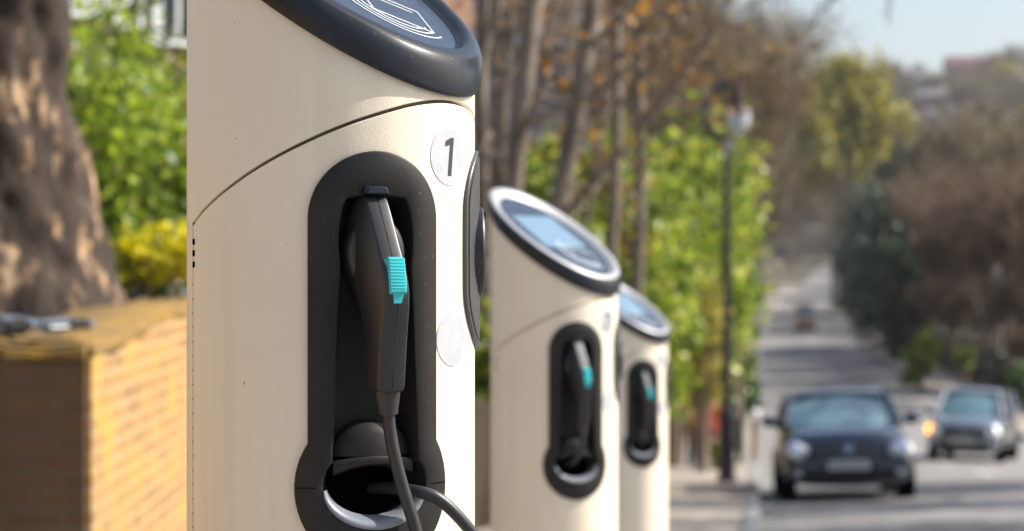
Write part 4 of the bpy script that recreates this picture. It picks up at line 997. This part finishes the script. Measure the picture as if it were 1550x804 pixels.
# behind the trunks and the green shrubs (left of the road)
lab_copy(pb, [(xk(d) - o_, d, s, q.uniform(0, 6)) for d, o_, s in ((48, 8.5, .9), (60, 11, 1.1), (66, 5.5, 1.05), (76, 14, 1.15), (84, 3.2, 1.05), (95, 9, 1.15), (58, 15, 1.0), (110, 18, 1.2), (72, 8.5, 1.1), (80, 3.4, 1.15), (92, 4.0, 1.25), (104, 8, 1.3), (120, 13, 1.4))], 'tall bare grey brown tree in the wood left of the road', 'bare trees in the wood left of the road')
lab_copy(pa, [(xk(d) - o_, d, s, q.uniform(0, 6)) for d, o_, s in ((53, 6.0, .85), (70, 3.6, .98), (100, 3.4, 1.15), (115, 6, 1.2), (90, 13, 1.2), (125, 3.6, 1.15), (140, 9, 1.3), (62, 8, 1.0), (150, 3.8, 1.15), (84, 5.5, 1.3), (108, 5, 1.3), (132, 5.0, 1.3), (135, 15, 1.5))], 'bare tree with olive buds in the wood left of the road', 'budding trees in the wood left of the road')
lab_copy(pe, [(xk(d) - o_, d, s, q.uniform(0, 6)) for d, o_, s in ((172, 4.2, 1.0), (165, 12, 1.3), (200, 4.5, 1.0), (215, 14, 1.3), (235, 5, 1.0), (265, 6, 1.05), (300, 7, 1.05), (340, 8, 1.1), (260, 18, 1.4), (330, 22, 1.5), (385, 10, 1.2), (200, 26, 1.4), (185, 3, 1.3), (182, 8, 1.4), (220, 3.5, 1.3), (225, 9, 1.5), (245, 12, 1.5), (280, 5, 1.3), (290, 12, 1.5), (310, 15, 1.5), (360, 9, 1.4), (380, 18, 1.6), (400, 6, 1.3), (350, 4, 1.2), (370, 5, 1.2), (390, 4, 1.2))], 'faded bare tree beside the left edge of the far road', 'faded trees beside the left edge of the far road')
# right of the road
lab_copy(pc, [(x, d, s, q.uniform(0, 6)) for x, d, s in ((22.0, 84, .72), (24.5, 92, .80), (26.2, 100, .85), (28.5, 95, .85), (24.4, 104, .8), (29.5, 112, .9), (32, 108, .95), (27.2, 112, .75), (34, 122, .95), (31.5, 128, .85), (21.8, 78, .62), (25.3, 116, .72), (27.5, 122, .9), (30, 136, 1.0))], 'reddish brown bare tree right of the road', 'reddish brown bare trees right of the road')
lab_copy(pe, [(x, d, s, q.uniform(0, 6)) for x, d, s in ((40, 150, 1.0), (44, 170, 1.1), (52, 185, 1.1), (48, 205, 1.15), (58, 230, 1.2), (66, 240, 1.2), (70, 280, 1.3), (62, 290, 1.2), (85, 320, 1.4), (75, 350, 1.3), (98, 370, 1.5), (80, 400, 1.3), (37, 135, 1.0), (34, 142, .9), (42, 190, 1.2), (50, 160, 1.1), (45, 140, 1.0), (52, 215, 1.3), (56, 255, 1.2), (60, 260, 1.3), (72, 300, 1.3), (78, 330, 1.3), (86, 390, 1.3), (92, 340, 1.4))], 'faded bare tree on the slope right of the far road', 'faded trees on the slope right of the far road')
lab_copy(pc, [(x, d, s, q.uniform(0, 6)) for x, d, s in [(20.5 + (k*7.3) % 15 + k*.12, 80 + k*1.9, .26 + (k % 4)*.05) for k in range(26)]], 'low brown bare bush under the reddish trees, right of the road', 'brown bushes under the trees right of the road')
# yellow-green trees on the far hill
for i, (px, d, s) in enumerate(((1285, 205, 1.72), (1262, 232, 1.75), (1322, 226, 1.5))):
    o = pdv if i == 0 else dup(pdv, (0, 0, 0)); x = (px - 775)/F*d; o.location = (x, d, ground(x, d)); o.scale = (s*.62, s*.62, s); o.rotation_euler = (0, 0, i*1.9)
    o['label'] = ('large yellow green tree on the skyline left of the sky gap', 'yellow green tree behind the bare wood, leftmost of the three', 'yellow green tree on the hill, rightmost of the three')[i]; o['group'] = 'yellow green trees on the far hill'
for i, (px, d, s) in enumerate(((1520, 600, 1.1), (1478, 590, .9), (1495, 430, .9))):
    o = dup(pdv, (0, 0, 0)); x = (px - 775)/F*d; o.location = (x, d, ground(x, d)); o.scale = (s, s, s); o.rotation_euler = (0, 0, i*1.3)
    o['label'] = 'yellowish budding tree between the hillside houses'; o['group'] = 'yellowish trees between the hillside houses'
spots = [(((1180 + k*14) - 775)/F*(412 + (k*37) % 50), 412 + (k*37) % 50, .75 + (k % 4)*.1, k*1.1) for k in range(14)]
for k in range(110):
    px = q.uniform(1060, 1600); d = q.uniform(410, 640); x = (px - 775)/F*d; spots.append((x, d, q.uniform(.6, 1.0), q.uniform(0, 6)))
lab_copy(dup(pe, (0, -300, 0)) if False else pe, spots, 'hazy bare tree on the far hillside', 'hazy bare trees on the far hillside')
for i, (px, d, s) in enumerate(((1508, 640, 1.05), (1535, 650, 1.1), (1390, 690, .6))):
    o = dup(pb, (0, 0, 0)); x = (px - 775)/F*d; o.location = (x, d, ground(x, d)); o.scale = (s, s, s*1.1); o['label'] = ('bare tree silhouetted on the skyline at the far right', 'bare skyline tree nearest the right edge', 'small bare skyline tree left of the maroon roof')[i]; o['group'] = 'bare trees silhouetted on the skyline'

# evergreens right of the road
def evergreen(x, d, h, r, label, seed):
    t = thing('evergreen_tree', label, 'tree', (x, d, ground(x, d)), 0, 'dark evergreens right of the far road'); b = MB(); b.tube([(0, 0, -.3), (0, 0, h*.5), (.05, 0, h*.95)], [.22, .14, .03], 8); b.build('trunk', M['bark'], t)
    V = np.concatenate([leaf_cloud((0, 0, h*.36), (r*1.15, r*1.15, h*.36), 5500, .17, seed, 30, .30), leaf_cloud((r*.15, 0, h*.70), (r*.75, r*.75, h*.30), 2600, .16, seed + 50, 18, .32)])
    quads_obj('crown', V, M['evergreen'], t)
for i, (px, d, h, r, l) in enumerate(((1360, 128, 8.5, 1.7, 'dark evergreen nearest us on the right of the road'), (1338, 146, 13.0, 2.6, 'tallest dark evergreen right of the far road'), (1306, 176, 13.5, 3.0, 'dark evergreen overhanging the far road'),
                                      (1372, 150, 10, 2.0, 'dark evergreen behind the reddish bare trees'), (1318, 205, 15, 3.6, 'furthest dark evergreen by the road bend'), (1352, 190, 17, 3.8, 'broad dark evergreen at the back of the row'), (1300, 250, 12, 3.2, 'small far dark evergreen at the top of the road'))):
    evergreen((px - 775)/F*d, d, h, r, l, 300 + i)
shrub('green_bush', 'vivid green rounded bush behind the two cars', 'bush', B(1392, 94), 2.9, (1.1, 1.1, 1.25), 3000, .12, M['spring'], 81, clumps=16)
shrub('green_bush', 'small vivid green bush above the grey blue car', 'bush', B(1462, 90), 2.4, (.45, .6, .5), 900, .10, M['spring'], 82, clumps=8)
shrub('green_bush', 'dull green bush at the right edge behind the grey blue car', 'bush', B(1543, 74), 2.2, (.6, .9, 1.0), 1500, .09, M['midgreen'], 83, clumps=12)
# low hedge on the right boundary
hd = thing('hedge', 'dark brown low hedge along the far pavement behind the cars', 'hedge', (0, 0, 0)); V = []
g = np.random.default_rng(9); n = 16000; dd = 66 + g.random(n)*84; xx = np.array([xk(v) for v in dd]) + RW + 3.2 + g.random(n)*1.3; zz = np.array([gz(v) for v in dd]) + g.random(n)**.8*1.7
c_ = np.stack([xx, dd, zz], 1); aa = g.normal(size=(n, 3))*.10; bb = g.normal(size=(n, 3))*.07
quads_obj('foliage', np.stack([c_ - aa, c_ - bb, c_ + aa, c_ + bb], 1).reshape(-1, 3), leafmat('brown_hedge', [(0, (.05, .035, .025)), (.6, (.11, .075, .05)), (1, (.12, .13, .05))], .15), hd)

# houses on the far hill
cols = {'brick': mat('far_brick', (.30, .17, .12), .9), 'pale': mat('pale_render', (.55, .55, .55), .8), 'grey': mat('grey_render', (.30, .29, .28), .8), 'maroon': mat('maroon_roof', (.13, .045, .055), .8), 'tile': mat('tile_roof', (.33, .14, .09), .8)}
HH = [(1468, 150, 690, 15, 7, 'brick', 'maroon', 'building with a maroon roof on the skyline'), (1515, 235, 520, 9, 6.5, 'pale', 'roof', 'white gabled house on the far hillside, right'), (1492, 240, 500, 6, 5, 'pale', 'roof', 'small white gabled house on the hillside'),
      (1372, 260, 520, 7, 6, 'grey', 'roof', 'grey house among trees below the skyline'), (1440, 195, 560, 12, 6, 'brick', 'roof', 'brick house with tiled roof below the maroon roof'), (1405, 165, 600, 12, 7, 'brick', 'roof', 'brown brick house on the hillside, left of the maroon roof'),
      (1548, 150, 620, 12, 8, 'brick', 'roof', 'brick house on the skyline at the right edge'), (1375, 140, 660, 14, 7, 'grey', 'roof', 'low grey house at the left end of the skyline'), (1425, 255, 480, 9, 6, 'brick', 'roof', 'lowest brick house on the hillside')]
for px, pyb, d, wd2, h, c1, c2, lab in HH:
    x = (px - 775)/F*d; z = (402 - pyb)/F*d; gzv = ground(x, d)
    hgt = h; zb2 = min(z, gzv + 3); 
    house(lab, x - wd2/2, x + wd2/2, d, 8, gzv - 1, h + 2, cols[c1], 1, [(wx, h + 2 - 2.2, 1.1, 1.4) for wx in (-wd2*.3, 0, wd2*.3)], 'houses on the far hillside', 3.2, M['roof'] if c2 == 'roof' else cols[c2])

# ------------------------------------------------------------------ street trees out of frame at right: cast the dappled shade
def street_tree(x, d, s, seed, label, hang=False):
    t = thing('street_tree', label, 'tree', (x, d, ground(x, d)), 0, 'out of frame street trees on the far pavement'); segs, tips = skeleton(seed, 12*s, 5*s, 2)
    b = MB()
    for pts, rads in segs: b.tube(pts, rads, 6, False)
    if hang:
        o = Vector((x, d, ground(x, d)))
        tgt = [Vector((0, 0, 5.0)), Vector((-2.5, -1.0, 6.6)), Vector((-5.5, -2.0, 6.4))]
        e0 = P(1352, -40, 15.5) - o; e1 = P(1347, 0, 15.5) - o; e2 = P(1343, 26, 15.5) - o
        b.tube(tgt + [e0 + Vector((.3, 0, .8)), e0, e1, e2], [.07, .055, .035, .02, .010, .007, .004], 6)
        for k in range(7):
            p = e0.lerp(e2, .25 + k*.12); b.tube([p, p + Vector((.03*math.cos(k*2.3), .01, -.035)), p + Vector((.05*math.cos(k*2.3), .02, -.085))], [.004, .004, .003], 4)
    b.build('trunk', M['bark'], t, smooth=60)
    g = np.random.default_rng(seed); T = np.array([tuple(p) for p, _ in tips]); n = 4200; idx = g.integers(0, len(T), n); c_ = T[idx] + g.normal(size=(n, 3))*.35; aa = g.normal(size=(n, 3))*.07; bb = g.normal(size=(n, 3))*.05
    quads_obj('crown', np.stack([c_ - aa, c_ - bb, c_ + aa, c_ + bb], 1).reshape(-1, 3), M['olive'], t)
street_tree(xk(17) + 9.3, 17, .95, 401, 'street tree whose bare twig hangs into the sky at the top', True)
street_tree(xk(24) + 9.3, 24.5, 1.0, 402, 'unseen street tree shading the road beside the dark hatchback')
street_tree(xk(30) + 9.3, 30, .85, 403, 'unseen street tree shading the road before the grey blue car')

# ------------------------------------------------------------------ air
hm = bpy.data.materials.new('haze'); hm.use_nodes = True; hm.node_tree.nodes.clear()
pv = hm.node_tree.nodes.new('ShaderNodeVolumePrincipled'); ho = hm.node_tree.nodes.new('ShaderNodeOutputMaterial')
pv.inputs['Color'].default_value = (.86, .90, .95, 1); pv.inputs['Density'].default_value = .0002; pv.inputs['Anisotropy'].default_value = .3
hm.node_tree.links.new(pv.outputs[0], ho.inputs['Volume'])
b = MB(); b.box((-1000, -150, -16), (1200, 3100, 125)); o = b.build('haze', hm, smooth=0); prop(o, kind='stuff', label='thin pale haze in the air over the far hillside')
